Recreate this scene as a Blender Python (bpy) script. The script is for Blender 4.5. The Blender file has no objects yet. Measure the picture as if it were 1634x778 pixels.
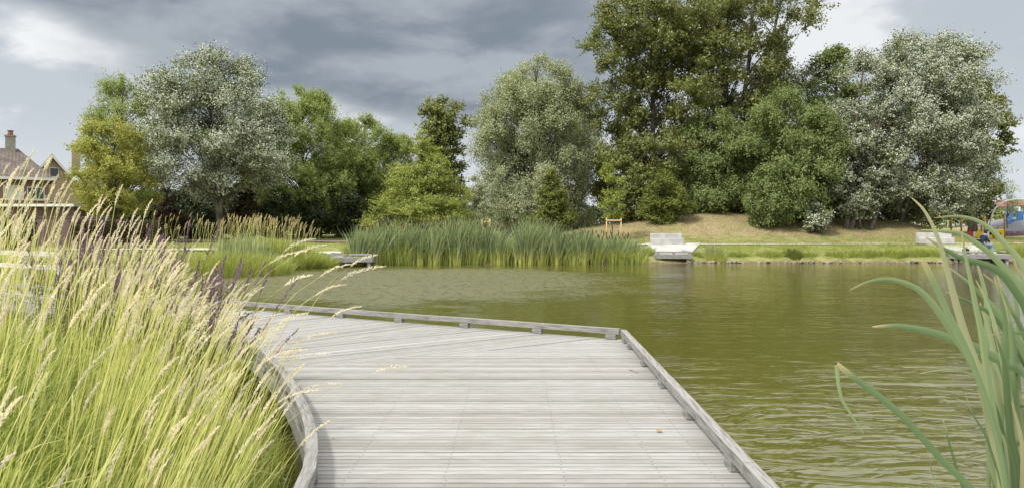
import bpy, bmesh, math, random
import numpy as np
from mathutils import Vector, Matrix
R = math.radians
rng = np.random.default_rng(7)
random.seed(7)
C = bpy.context.scene.collection
sc = bpy.context.scene

# ------------------------------------------------------------------ camera
F = 1100.0; CX = 817.0; HY = 360.0; CZ = 2.1       # measured on the photograph (pixels, metres)
cam = bpy.data.cameras.new('camera'); co = bpy.data.objects.new('camera', cam); C.objects.link(co)
co.location = (0, 0, CZ); co.rotation_euler = (R(90), 0, 0)
cam.sensor_width = 36; cam.lens = 36 * F / 1634; cam.shift_y = -29 / 1634
cam.clip_start = 0.05; cam.clip_end = 6000
sc.camera = co

# ------------------------------------------------------------------ light
SUN_EL, SUN_AZ = 52, -128     # azimuth measured from +Y towards +X : behind the camera, on its left
sd = bpy.data.lights.new('sun', 'SUN'); so = bpy.data.objects.new('sun', sd); C.objects.link(so)
sd.energy = 4.1; sd.angle = R(7.0); sd.color = (1.0, 0.95, 0.86)
az = R(SUN_AZ); el = R(SUN_EL)
sdir = Vector((math.sin(az) * math.cos(el), math.cos(az) * math.cos(el), math.sin(el)))
so.rotation_euler = sdir.to_track_quat('Z', 'Y').to_euler()

world = bpy.data.worlds.new('World'); sc.world = world; world.use_nodes = True
nt = world.node_tree; N = nt.nodes; L = nt.links
for n in list(N): N.remove(n)
def wn(t, **kw):
    n = N.new(t)
    for k, v in kw.items():
        if k.startswith('i_'): n.inputs[int(k[2:])].default_value = v
        else: setattr(n, k, v)
    return n
def wm(op, a, b=None, clamp=False):
    n = N.new('ShaderNodeMath'); n.operation = op; n.use_clamp = clamp
    for i, v in enumerate((a, b)):
        if v is None: continue
        if isinstance(v, (int, float)): n.inputs[i].default_value = v
        else: L.new(v, n.inputs[i])
    return n.outputs[0]
def wsm(v, a, b):     # smooth step
    n = N.new('ShaderNodeMapRange'); n.interpolation_type = 'SMOOTHSTEP'; L.new(v, n.inputs[0])
    n.inputs[1].default_value = a; n.inputs[2].default_value = b
    return n.outputs[0]
def wmix(f, a, b):
    n = N.new('ShaderNodeMix'); n.data_type = 'RGBA'
    if isinstance(f, float): n.inputs[0].default_value = f
    else: L.new(f, n.inputs[0])
    for i, v in ((6, a), (7, b)):
        if isinstance(v, tuple): n.inputs[i].default_value = (*v, 1)
        else: L.new(v, n.inputs[i])
    return n.outputs[2]
sky = wn('ShaderNodeTexSky', sky_type='NISHITA', sun_disc=False, sun_elevation=el, sun_rotation=az)
tc = wn('ShaderNodeTexCoord'); sep = wn('ShaderNodeSeparateXYZ'); L.new(tc.outputs['Generated'], sep.inputs[0])
x_, y_, z_ = sep.outputs
azi = wm('ARCTAN2', x_, y_)
# cloud coordinates: the direction dropped on a flat cloud layer
den = wm('ADD', wm('MAXIMUM', z_, 0.0), 0.30)
cu = wm('DIVIDE', x_, den); cv = wm('DIVIDE', y_, den)
cmb = wn('ShaderNodeCombineXYZ'); L.new(cu, cmb.inputs[0]); L.new(cv, cmb.inputs[1]); L.new(wm('MULTIPLY', z_, 2.5), cmb.inputs[2])
def wnoise(scale, detail, dist=0.0, rough=0.55, off=(0, 0, 0)):
    mp = wn('ShaderNodeMapping'); L.new(cmb.outputs[0], mp.inputs[0]); mp.inputs[1].default_value = off
    mp.inputs[3].default_value = (1.0, 1.0, 1.0)
    n = wn('ShaderNodeTexNoise'); n.inputs['Scale'].default_value = scale; n.inputs['Detail'].default_value = detail
    n.inputs['Roughness'].default_value = rough; n.inputs['Distortion'].default_value = dist
    L.new(mp.outputs[0], n.inputs['Vector']); return n.outputs[0]
n1 = wnoise(1.3, 7, 0.2, 0.5, (3.1, 1.7, 0)); n2 = wnoise(3.0, 9, 0.25, 0.55, (7.7, 4.2, 0)); n3 = wnoise(2.2, 6, 0.15, 0.5, (1.2, 9.3, 0))
elv = wm('ADD', z_, wm('MULTIPLY', wm('SUBTRACT', n1, 0.5), 0.26))
elv = wm('ADD', elv, wm('MULTIPLY', wm('SUBTRACT', n2, 0.5), 0.10))
leftlow = wm('SUBTRACT', 1.0, wsm(azi, -0.66, -0.42))
elv = wm('SUBTRACT', elv, wm('MULTIPLY', leftlow, 0.085))
dark = wm('MULTIPLY', wsm(elv, 0.12, 0.20), wm('SUBTRACT', 1.0, wm('MULTIPLY', wsm(azi, 0.02, 0.30), 0.86)))
dark = wm('MULTIPLY', dark, wm('SUBTRACT', 1.0, wm('MULTIPLY', wsm(elv, 0.33, 0.50), 0.90)))
dark = wm('MULTIPLY', dark, wsm(y_, -0.2, 0.4))
hole = wsm(wm('ADD', n3, wm('MULTIPLY', wm('SUBTRACT', n2, 0.5), 0.7)), 0.50, 0.66)     # brighter, whiter breaks
base = wmix(hole, (0.54, 0.58, 0.625), (0.90, 0.91, 0.92))
low = wmix(wsm(z_, 0.03, 0.16), (0.66, 0.70, 0.745), base)
shade = wmix(wsm(n2, 0.36, 0.64), (0.215, 0.250, 0.298), (0.40, 0.435, 0.475))
cloud = wmix(dark, wmix(wsm(z_, 0.29, 0.52), low, (1.75, 1.77, 1.78)), shade)
cloud10 = N.new('ShaderNodeVectorMath'); cloud10.operation = 'SCALE'; L.new(cloud, cloud10.inputs[0]); cloud10.inputs[3].default_value = 10.0
final = wmix(0.93, sky.outputs[0], cloud10.outputs[0])
bg = wn('ShaderNodeBackground'); bg.inputs[1].default_value = 0.10; L.new(final, bg.inputs[0])
wo = wn('ShaderNodeOutputWorld'); L.new(bg.outputs[0], wo.inputs[0])

sc.view_settings.view_transform = 'Standard'; sc.view_settings.look = 'None'
sc.view_settings.exposure = 0.11; sc.view_settings.gamma = 1.0; sc.view_settings.use_curve_mapping = False
sc.cycles.max_bounces = 6; sc.cycles.transparent_max_bounces = 6; sc.cycles.use_denoising = True

# ------------------------------------------------------------------ helpers
def P(px, py, D):
    return Vector(((px - CX) / F * D, D, CZ - (py - HY) / F * D))
def PX(px, D): return (px - CX) / F * D
def PZ(py, D): return CZ - (py - HY) / F * D

def tag(o, label=None, cat=None, group=None, kind=None):
    if label: o['label'] = label
    if cat: o['category'] = cat
    if group: o['group'] = group
    if kind: o['kind'] = kind
    return o
def link(name, me, mats, parent=None, loc=None):
    o = bpy.data.objects.new(name, me); C.objects.link(o)
    for m in (mats if isinstance(mats, (list, tuple)) else [mats]): me.materials.append(m)
    if parent: o.parent = parent
    if loc is not None: o.location = loc
    return o
def empty(name, loc, rz=0):
    o = bpy.data.objects.new(name, None); C.objects.link(o); o.location = loc; o.rotation_euler = (0, 0, rz); return o
def np_mesh(name, V, Q, midx=None, smooth=False):
    V = np.asarray(V, dtype=np.float32).reshape(-1, 3); Q = np.asarray(Q, dtype=np.int32)
    k = Q.shape[1]
    me = bpy.data.meshes.new(name)
    me.vertices.add(len(V)); me.vertices.foreach_set('co', V.ravel())
    me.loops.add(Q.size); me.loops.foreach_set('vertex_index', Q.ravel())
    me.polygons.add(len(Q)); me.polygons.foreach_set('loop_start', np.arange(0, Q.size, k, dtype=np.int32))
    if midx is not None: me.polygons.foreach_set('material_index', np.asarray(midx, dtype=np.int32))
    me.update(calc_edges=True)
    me.polygons.foreach_set('use_smooth', np.full(len(Q), smooth))
    return me
def bm_obj(name, bm, mats, parent=None, loc=None, smooth=False):
    bmesh.ops.recalc_face_normals(bm, faces=bm.faces[:])
    me = bpy.data.meshes.new(name); bm.to_mesh(me); bm.free()
    if smooth: me.polygons.foreach_set('use_smooth', [True] * len(me.polygons))
    return link(name, me, mats, parent, loc)
def box(bm, cx, cy, cz, sx, sy, sz, rz=0, bev=0.0, mi=0):
    m = Matrix.Translation((cx, cy, cz)) @ Matrix.Rotation(rz, 4, 'Z') @ Matrix.Diagonal((sx, sy, sz, 1))
    g = bmesh.ops.create_cube(bm, size=1, matrix=m)
    if bev:
        es = list({e for v in g['verts'] for e in v.link_edges})
        g2 = bmesh.ops.bevel(bm, geom=es, offset=bev, segments=1, affect='EDGES')
        fs = g2['faces']
    for v in g['verts']:
        if v.is_valid:
            for f in v.link_faces: f.material_index = mi
def tube(bm, pts, rad, n=8, mi=0, cap=True):
    pts = [Vector(p) for p in pts]; rings = []
    if not hasattr(rad, '__len__'): rad = [rad] * len(pts)
    for i, p in enumerate(pts):
        d = (pts[min(i + 1, len(pts) - 1)] - pts[max(i - 1, 0)]).normalized()
        a = d.orthogonal().normalized() if i == 0 else (a - d * a.dot(d)).normalized()
        b = d.cross(a)
        rings.append([bm.verts.new(p + (a * math.cos(2 * math.pi * k / n) + b * math.sin(2 * math.pi * k / n)) * rad[i]) for k in range(n)])
    for r0, r1 in zip(rings, rings[1:]):
        for k in range(n):
            f = bm.faces.new((r0[k], r0[(k + 1) % n], r1[(k + 1) % n], r1[k])); f.material_index = mi; f.smooth = True
    if cap:
        for r in (rings[0][::-1], rings[-1]):
            f = bm.faces.new(r); f.material_index = mi
def prism(bm, poly, z0, z1, mi=0):
    a = [bm.verts.new((x, y, z0 if not callable(z0) else z0(x, y))) for x, y in poly]
    b = [bm.verts.new((x, y, z1 if not callable(z1) else z1(x, y))) for x, y in poly]
    n = len(poly)
    fs = [bm.faces.new(b), bm.faces.new(a[::-1])] + [bm.faces.new((a[i], a[(i + 1) % n], b[(i + 1) % n], b[i])) for i in range(n)]
    for f in fs: f.material_index = mi
def sweep_rect(bm, path, w, h, z0, mi=0):
    """beam of rectangular section along a flat path, its bottom at z0"""
    rs = []
    for i, p in enumerate(path):
        a = path[max(i - 1, 0)]; b = path[min(i + 1, len(path) - 1)]
        d = Vector((b[0] - a[0], b[1] - a[1])).normalized(); nrm = Vector((-d.y, d.x)) * w / 2
        rs.append([bm.verts.new((p[0] + nrm.x * s, p[1] + nrm.y * s, z)) for s, z in ((1, z0), (1, z0 + h), (-1, z0 + h), (-1, z0))])
    for r0, r1 in zip(rs, rs[1:]):
        for k in range(4):
            f = bm.faces.new((r0[k], r0[(k + 1) % 4], r1[(k + 1) % 4], r1[k])); f.material_index = mi
    bm.faces.new(rs[0]); bm.faces.new(rs[-1][::-1])

# ------------------------------------------------------------------ materials
def mat(name):
    m = bpy.data.materials.new(name); m.use_nodes = True
    nt = m.node_tree
    for n in list(nt.nodes): nt.nodes.remove(n)
    out = nt.nodes.new('ShaderNodeOutputMaterial')
    return m, nt, out
class G:
    """small node graph writer"""
    def __init__(s, name):
        s.m, s.nt, s.out = mat(name); s.N = s.nt.nodes; s.L = s.nt.links
    def n(s, t, **kw):
        n = s.N.new(t)
        for k, v in kw.items(): setattr(n, k, v)
        return n
    def put(s, sock, v):
        if v is None: return
        if hasattr(v, 'is_output') or isinstance(v, bpy.types.NodeSocket): s.L.new(v, sock)
        elif isinstance(v, tuple) and len(v) == 3 and sock.type == 'RGBA': sock.default_value = (*v, 1)
        else: sock.default_value = v
    def math(s, op, a, b=0.0, clamp=False):
        n = s.n('ShaderNodeMath', operation=op, use_clamp=clamp); s.put(n.inputs[0], a); s.put(n.inputs[1], b); return n.outputs[0]
    def coord(s, kind='Object', scale=(1, 1, 1), rot=(0, 0, 0)):
        t = s.n('ShaderNodeTexCoord'); m = s.n('ShaderNodeMapping'); s.L.new(t.outputs[kind], m.inputs[0])
        m.inputs[3].default_value = scale; m.inputs[2].default_value = rot; return m.outputs[0]
    def pos(s, scale=(1, 1, 1)):
        t = s.n('ShaderNodeNewGeometry'); m = s.n('ShaderNodeMapping'); s.L.new(t.outputs['Position'], m.inputs[0])
        m.inputs[3].default_value = scale; return m.outputs[0]
    def noise(s, vec, scale=1.0, detail=4, rough=0.55, dist=0.0):
        n = s.n('ShaderNodeTexNoise'); s.put(n.inputs['Vector'], vec); n.inputs['Scale'].default_value = scale
        n.inputs['Detail'].default_value = detail; n.inputs['Roughness'].default_value = rough; n.inputs['Distortion'].default_value = dist
        return n.outputs[0]
    def step(s, v, a, b, lo=0.0, hi=1.0):
        n = s.n('ShaderNodeMapRange', interpolation_type='SMOOTHSTEP'); s.put(n.inputs[0], v)
        for i, q in ((1, a), (2, b), (3, lo), (4, hi)): n.inputs[i].default_value = q
        return n.outputs[0]
    def mix(s, f, a, b, mode='MIX'):
        n = s.n('ShaderNodeMix', data_type='RGBA', blend_type=mode); s.put(n.inputs[0], f); s.put(n.inputs[6], a); s.put(n.inputs[7], b); return n.outputs[2]
    def ramp(s, v, stops):
        n = s.n('ShaderNodeValToRGB'); s.put(n.inputs[0], v); e = n.color_ramp.elements
        while len(e) < len(stops): e.new(0.5)
        for q, (p, c) in zip(e, stops): q.position = p; q.color = (*c, 1)
        return n.outputs[0]
    def rand(s): return s.n('ShaderNodeNewGeometry').outputs['Random Per Island']
    def bump(s, h, strength=0.3, dist=0.01, normal=None):
        n = s.n('ShaderNodeBump'); s.put(n.inputs['Height'], h); n.inputs['Strength'].default_value = strength
        n.inputs['Distance'].default_value = dist
        if normal is not None: s.put(n.inputs['Normal'], normal)
        return n.outputs[0]
    def bsdf(s, col, rough=0.6, spec=0.4, normal=None, metal=0.0, **kw):
        n = s.n('ShaderNodeBsdfPrincipled'); s.put(n.inputs['Base Color'], col); s.put(n.inputs['Roughness'], rough)
        s.put(n.inputs['Specular IOR Level'], spec); n.inputs['Metallic'].default_value = metal
        if normal is not None: s.put(n.inputs['Normal'], normal)
        for k, v in kw.items(): s.put(n.inputs[k], v)
        return n.outputs[0]
    def done(s, sh): s.L.new(sh, s.out.inputs[0]); return s.m

def leaf_mat(name, c1, c2, c3=None, back=None, transl=0.28, rough=0.55, spec=0.3, zramp=None, clump=1.2, tcol=(1.25, 1.25, 0.6)):
    g = G(name); r = g.rand()
    stops = [(0.0, c1), (1.0, c2)] if c3 is None else [(0.0, c1), (0.6, c2), (1.0, c3)]
    col = g.ramp(r, stops)
    nz = g.noise(g.pos(), clump, 2)
    col = g.mix(g.step(nz, 0.35, 0.65), g.mix(1.0, col, (0.78, 0.80, 0.80), 'MULTIPLY'), col)
    if zramp:      # paler stem bases: (z0, z1, colour)
        sp = g.n('ShaderNodeSeparateXYZ'); g.L.new(g.n('ShaderNodeNewGeometry').outputs['Position'], sp.inputs[0])
        col = g.mix(g.step(sp.outputs[2], zramp[0], zramp[1]), zramp[2], col)
    if back is not None:
        bf = g.n('ShaderNodeNewGeometry').outputs['Backfacing']; col = g.mix(bf, col, back)
    sh = g.bsdf(col, rough, spec)
    tr = g.n('ShaderNodeBsdfTranslucent'); g.put(tr.inputs[0], g.mix(1.0, col, tcol, 'MULTIPLY'))
    mx = g.n('ShaderNodeMixShader'); mx.inputs[0].default_value = transl; g.L.new(sh, mx.inputs[1]); g.L.new(tr.outputs[0], mx.inputs[2])
    return g.done(mx.outputs[0])
def plain(name, c, rough=0.6, spec=0.4, var=0.12, sc_=3.0, metal=0.0, bumpy=0.0):
    g = G(name); nz = g.noise(g.pos(), sc_, 5)
    d = tuple(v * (1 - 2 * var) for v in c)
    nrm = g.bump(g.noise(g.pos(), sc_ * 6, 4), bumpy, 0.02) if bumpy else None
    return g.done(g.bsdf(g.mix(g.step(nz, 0.3, 0.7), d, c), rough, spec, nrm, metal))
def bark(name, c1, c2):
    g = G(name); p = g.pos((5, 5, 1.2)); nz = g.noise(p, 1.6, 6, 0.65)
    return g.done(g.bsdf(g.mix(g.step(nz, 0.35, 0.65), c1, c2), 0.85, 0.2, g.bump(nz, 0.8, 0.05)))
def wood(name, dark_, mid, light, grey=(0.42, 0.42, 0.40), stains=False):
    """weathered timber: grain along local X of the object, every board its own tone"""
    g = G(name); r = g.rand()
    uv = g.coord('Object', (1.0, 1.0, 1.0))
    off = g.n('ShaderNodeVectorMath', operation='ADD'); g.L.new(uv, off.inputs[0])
    cb = g.n('ShaderNodeCombineXYZ'); g.L.new(g.math('MULTIPLY', r, 37.0), cb.inputs[0]); g.L.new(g.math('MULTIPLY', r, 11.0), cb.inputs[1]); g.L.new(cb.outputs[0], off.inputs[1])
    def nz(scale, s, d=5, ro=0.6):
        m = g.n('ShaderNodeMapping'); g.L.new(off.outputs[0], m.inputs[0]); m.inputs[3].default_value = scale; return g.noise(m.outputs[0], s, d, ro)
    grain = nz((2.6, 60, 40), 1.6, 6, 0.62); streak = nz((1.3, 12, 8), 1.5, 4); blot = nz((1.6, 2.2, 2.2), 1.7, 5)
    tone = g.ramp(r, [(0.0, tuple(v * .80 for v in mid)), (0.22, mid), (0.45, light), (0.75, grey), (1.0, light)])
    col = g.mix(g.step(grain, 0.30, 0.62), dark_, tone)
    col = g.mix(g.math('MULTIPLY', g.step(streak, 0.50, 0.70), 0.45), col, mid)
    col = g.mix(g.math('MULTIPLY', g.step(blot, 0.46, 0.66), 0.30), col, light)
    if stains:
        wp = g.pos(); st = g.noise(wp, 0.9, 6, 0.65); col = g.mix(g.math('MULTIPLY', g.step(st, 0.50, 0.68), 0.28), col, (0.20, 0.19, 0.155))
        vo = g.n('ShaderNodeTexVoronoi'); g.L.new(wp, vo.inputs['Vector']); vo.inputs['Scale'].default_value = 2.3
        col = g.mix(g.math('MULTIPLY', g.step(vo.outputs['Distance'], 0.020, 0.045, 1.0, 0.0), 0.7), col, (0.10, 0.09, 0.075))
    return g.done(g.bsdf(col, 0.78, 0.25, g.bump(grain, 0.5, 0.004)))
M = {}
M['deck'] = wood('weathered_deck_wood', (0.225, 0.212, 0.190), (0.275, 0.265, 0.245), (0.375, 0.37, 0.36), (0.295, 0.29, 0.285), stains=True)
M['beam'] = wood('silver_grey_timber', (0.13, 0.125, 0.115), (0.23, 0.22, 0.205), (0.33, 0.325, 0.315), (0.27, 0.27, 0.265))
M['bleached'] = wood('bleached_rail_wood', (0.40, 0.38, 0.34), (0.55, 0.53, 0.49), (0.68, 0.66, 0.62))
M['stake'] = wood('fresh_stake_wood', (0.42, 0.28, 0.13), (0.50, 0.34, 0.17), (0.58, 0.42, 0.22), (0.52, 0.38, 0.2))
M['screw'] = plain('dull_screw_steel', (0.12, 0.115, 0.105), 0.4, 0.5, metal=0.6)
M['concrete'] = plain('pale_concrete', (0.46, 0.455, 0.43), 0.8, 0.3, 0.13, 2.0, bumpy=0.15)
M['path'] = plain('pale_path_concrete', (0.50, 0.48, 0.42), 0.85, 0.2, 0.08, 2.0)
M['footing'] = plain('shade_darkened_concrete', (0.13, 0.12, 0.10), 0.85, 0.2, 0.2, 4.0, bumpy=0.3)  # mottled concrete, its colour darkened to imitate the shade in the grassy gap
M['bark'] = bark('grey_brown_bark', (0.06, 0.05, 0.038), (0.16, 0.14, 0.11))
M['bark_pale'] = bark('pale_poplar_bark', (0.06, 0.055, 0.04), (0.19, 0.17, 0.135))
M['bark_dark'] = bark('dark_bark', (0.03, 0.026, 0.02), (0.085, 0.075, 0.06))
M['silver'] = leaf_mat('silver_poplar_leaf', (0.085, 0.112, 0.032), (0.13, 0.16, 0.05), (0.185, 0.21, 0.08), back=(0.42, 0.445, 0.35), transl=0.15)
M['poplar'] = leaf_mat('poplar_leaf', (0.13, 0.155, 0.035), (0.20, 0.22, 0.06), (0.31, 0.32, 0.12), transl=0.3, spec=0.5, rough=0.42)
M['willow'] = leaf_mat('willow_leaf', (0.20, 0.235, 0.095), (0.29, 0.325, 0.15), (0.40, 0.425, 0.23), back=(0.36, 0.39, 0.24), transl=0.25)
M['feather'] = leaf_mat('feathery_green_leaf', (0.20, 0.255, 0.075), (0.30, 0.355, 0.11), (0.40, 0.45, 0.165), transl=0.35)
M['yellow'] = leaf_mat('yellow_green_leaf', (0.31, 0.32, 0.07), (0.42, 0.42, 0.11), (0.52, 0.50, 0.17), transl=0.35)
M['lime'] = leaf_mat('lime_green_leaf', (0.23, 0.275, 0.06), (0.33, 0.37, 0.09), (0.43, 0.46, 0.15), transl=0.35)
M['ash'] = leaf_mat('ash_leaf', (0.14, 0.185, 0.06), (0.22, 0.27, 0.095), (0.32, 0.37, 0.15), transl=0.3)
M['dense'] = leaf_mat('dense_shrub_leaf', (0.12, 0.145, 0.03), (0.18, 0.21, 0.045), (0.27, 0.29, 0.07), transl=0.3)
M['hornbeam'] = leaf_mat('hornbeam_leaf', (0.10, 0.125, 0.025), (0.17, 0.195, 0.04), (0.30, 0.31, 0.07), transl=0.3)
M['dark'] = leaf_mat('dark_green_leaf', (0.030, 0.045, 0.018), (0.045, 0.062, 0.024), (0.07, 0.085, 0.03), transl=0.2)  # very dark green leaf for shrubs, hedge and woodland
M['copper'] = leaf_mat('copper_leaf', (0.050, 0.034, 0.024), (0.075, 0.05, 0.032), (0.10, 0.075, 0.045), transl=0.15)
M['palegreen'] = leaf_mat('pale_sapling_leaf', (0.24, 0.30, 0.15), (0.32, 0.38, 0.21), (0.40, 0.45, 0.28), transl=0.3)
M['cattail'] = leaf_mat('cattail_leaf', (0.12, 0.165, 0.085), (0.28, 0.34, 0.17), (0.48, 0.52, 0.30), transl=0.3, zramp=(0.0, 1.0, (0.52, 0.53, 0.15)), clump=0.6)
M['bankgrass'] = leaf_mat('bank_grass_blade', (0.24, 0.29, 0.07), (0.34, 0.38, 0.10), (0.46, 0.47, 0.16), transl=0.35, clump=0.5)
M['drygrass'] = leaf_mat('dry_grass_blade', (0.30, 0.235, 0.12), (0.38, 0.31, 0.17), (0.30, 0.28, 0.12), transl=0.2, clump=0.5)
M['blade'] = leaf_mat('long_grass_blade', (0.13, 0.20, 0.045), (0.37, 0.43, 0.115), (0.68, 0.65, 0.30), transl=0.40, clump=2.5)
M['stem'] = leaf_mat('straw_stem', (0.60, 0.66, 0.20), (0.76, 0.73, 0.32), (0.88, 0.80, 0.48), transl=0.4, clump=3)
M['head'] = leaf_mat('cream_seed_head', (0.84, 0.76, 0.56), (0.92, 0.85, 0.68), (0.95, 0.92, 0.80), transl=0.5, clump=4, tcol=(1.05, 1.0, 0.9))
M['tanhead'] = leaf_mat('tan_seed_head', (0.50, 0.40, 0.22), (0.62, 0.52, 0.30), (0.72, 0.62, 0.38), transl=0.25)
M['brownhead'] = plain('cattail_brown', (0.10, 0.055, 0.03), 0.9, 0.1)
M['purple'] = leaf_mat('loosestrife_petal', (0.17, 0.10, 0.20), (0.26, 0.15, 0.28), (0.34, 0.21, 0.35), transl=0.25, clump=3)
M['reddish'] = leaf_mat('reddish_stalk', (0.17, 0.12, 0.10), (0.26, 0.19, 0.14), transl=0.1)
g = G('broad_cattail_blade')
uv = g.n('ShaderNodeUVMap'); sp = g.n('ShaderNodeSeparateXYZ'); g.L.new(uv.outputs[0], sp.inputs[0])
vein = g.noise(g.n('ShaderNodeCombineXYZ').outputs[0], 1, 1)
cbx = g.n('ShaderNodeCombineXYZ'); g.L.new(g.math('MULTIPLY', sp.outputs[0], 26.0), cbx.inputs[0]); g.L.new(g.math('MULTIPLY', sp.outputs[1], 1.6), cbx.inputs[1])
oi = g.n('ShaderNodeObjectInfo').outputs['Random']; g.L.new(g.math('MULTIPLY', oi, 50.0), cbx.inputs[2])
vn = g.noise(cbx.outputs[0], 1.3, 4, 0.65)
colb = g.ramp(oi, [(0.0, (0.13, 0.20, 0.085)), (0.45, (0.26, 0.34, 0.165)), (0.9, (0.39, 0.45, 0.25)), (1.0, (0.50, 0.42, 0.24))])
colb = g.mix(g.step(vn, 0.38, 0.62), g.mix(1.0, colb, (0.68, 0.74, 0.64), 'MULTIPLY'), colb)
blot = g.noise(g.pos(), 9.0, 5)
colb = g.mix(g.math('MULTIPLY', g.step(blot, 0.60, 0.75), 0.35), colb, (0.42, 0.42, 0.20))
colb = g.mix(g.step(sp.outputs[1], 0.96, 1.0), colb, (0.42, 0.37, 0.18))
tr = g.n('ShaderNodeBsdfTranslucent'); g.put(tr.inputs[0], colb)
mx = g.n('ShaderNodeMixShader'); mx.inputs[0].default_value = 0.22
g.L.new(g.bsdf(colb, 0.5, 0.4, g.bump(vn, 0.5, 0.003)), mx.inputs[1]); g.L.new(tr.outputs[0], mx.inputs[2])
M['broad'] = g.done(mx.outputs[0])

# ------------------------------------------------------------------ terrain and pond
pond = [(1.9, -4), (14, -8), (45, -8), (90, 6), (110, 28), (80, 39.5), (45, 39.2), (30, 39.2), (18, 39.3), (10.2, 39.2), (7.4, 38.6), (2, 37.9), (-5, 37.6), (-8.0, 36.2), (-10.2, 35.2),
        (-11.4, 32.8), (-14.0, 31.6), (-16, 27), (-15.2, 21.5), (-17, 18.5), (-22, 19), (-24, 16.5), (-16, 14.8), (-10.5, 13.2), (-7.2, 11.3), (-4.6, 9.2), (-3.1, 7.0), (-2.2, 5.2),
        (-1.75, 3.7), (-1.6, 2), (-1.6, -4)]
PA = np.array(pond, dtype=float); PB = np.roll(PA, -1, axis=0)
def sdist(X, Y):
    """signed distance to the shore, positive on land"""
    X = np.asarray(X, float); Y = np.asarray(Y, float)
    d = np.full(X.shape, 1e9); inside = np.zeros(X.shape, bool)
    for (ax, ay), (bx, by) in zip(PA, PB):
        ex, ey = bx - ax, by - ay
        t = np.clip(((X - ax) * ex + (Y - ay) * ey) / (ex * ex + ey * ey), 0, 1)
        d = np.minimum(d, np.hypot(X - ax - t * ex, Y - ay - t * ey))
        c = ((ay > Y) != (by > Y)) & (X < (bx - ax) * (Y - ay) / (by - ay + 1e-12) + ax)
        inside ^= c
    return np.where(inside, -d, d)
def ss(v, a, b):
    t = np.clip((v - a) / (b - a), 0, 1); return t * t * (3 - 2 * t)
def wav(X, Y, s, seed):
    r = np.random.default_rng(seed); o = 0
    for _ in range(7):
        a = r.uniform(0, 6.28); k = r.uniform(0.5, 1.6) / s; o = o + np.sin((X * math.cos(a) + Y * math.sin(a)) * k * 6.28 + r.uniform(0, 6.28))
    return o / 7
def height(X, Y):
    X = np.asarray(X, float); Y = np.asarray(Y, float)
    d = sdist(X, Y) + 0.12 * wav(X, Y, 2.0, 3)
    z = -0.55 + 0.55 * ss(d, -1.2, 0) + 0.34 * ss(d, -0.05, 0.5) + 0.13 * ss(d, 0.4, 2.0) + 0.38 * ss(d, 2, 7) + 0.25 * ss(d, 8, 30)
    ridge = np.interp(X, [0, 3, 6, 9, 12, 17, 20, 24, 27, 31, 33.5, 36, 39], [0, .25, .8, 1.25, 1.8, 2.4, 2.3, 1.8, 1.65, 1.7, 1.1, .3, 0])
    prof = ss(Y, 47.8, 57) * (1 - 0.6 * ss(Y, 62, 80))
    z = z + ridge * prof * 0.94 + 0.08 * wav(X, Y, 5, 5) * ss(d, 8, 14) + 0.025 * wav(X, Y, 1.3, 8) * ss(d, 0.3, 1)
    # grey play hill at the far right
    z = z + 2.0 * np.exp(-(((X - 58) / 8.5) ** 2 + ((Y - 76) / 6) ** 2))
    return z
def hz(x, y): return float(height(np.array([x]), np.array([y]))[0])

xs = np.concatenate([-np.geomspace(3000, 62, 18), np.arange(-60, 75, 0.45), np.geomspace(76, 3000, 18)])
ys = np.concatenate([-np.geomspace(600, 10, 10), np.arange(-9, 14, 0.35), np.arange(14, 100, 0.42), np.geomspace(101, 4500, 22)])
GX, GY = np.meshgrid(xs, ys); GZ = height(GX, GY)
V = np.stack([GX, GY, GZ], -1).reshape(-1, 3); nx, ny = len(xs), len(ys)
idx = np.arange(nx * ny).reshape(ny, nx)
Q = np.stack([idx[:-1, :-1], idx[:-1, 1:], idx[1:, 1:], idx[1:, :-1]], -1).reshape(-1, 4)
g = G('park_ground')
p = g.pos(); sp = g.n('ShaderNodeSeparateXYZ'); g.L.new(p, sp.inputs[0])
a = g.noise(p, 0.35, 6, 0.6); b = g.noise(p, 1.6, 6, 0.65); c = g.noise(p, 9.0, 4, 0.6)
green = g.mix(g.step(b, 0.35, 0.65), (0.14, 0.16, 0.045), (0.235, 0.24, 0.085))
dry = g.mix(g.step(c, 0.35, 0.65), (0.20, 0.14, 0.085), (0.37, 0.295, 0.18))
drymask = g.math('ADD', g.math('MULTIPLY', g.step(sp.outputs[2], 1.05, 1.6), 0.72), g.math('MULTIPLY', g.math('SUBTRACT', a, 0.5), 1.5), True)
drymask = g.math('ADD', drymask, g.math('MULTIPLY', g.math('SUBTRACT', b, 0.5), 1.3), True)
col = g.mix(drymask, green, dry)
mud = g.mix(g.step(c, 0.4, 0.6), (0.10, 0.075, 0.05), (0.19, 0.15, 0.10))
col = g.mix(g.step(g.math('ADD', sp.outputs[2], g.math('MULTIPLY', g.math('SUBTRACT', b, 0.5), 0.3)), 0.04, 0.16), mud, col)
M['ground'] = g.done(g.bsdf(col, 0.95, 0.1, g.bump(c, 0.6, 0.04)))
tag(link('ground', np_mesh('ground', V, Q, smooth=True), M['ground']), kind='structure')

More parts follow.
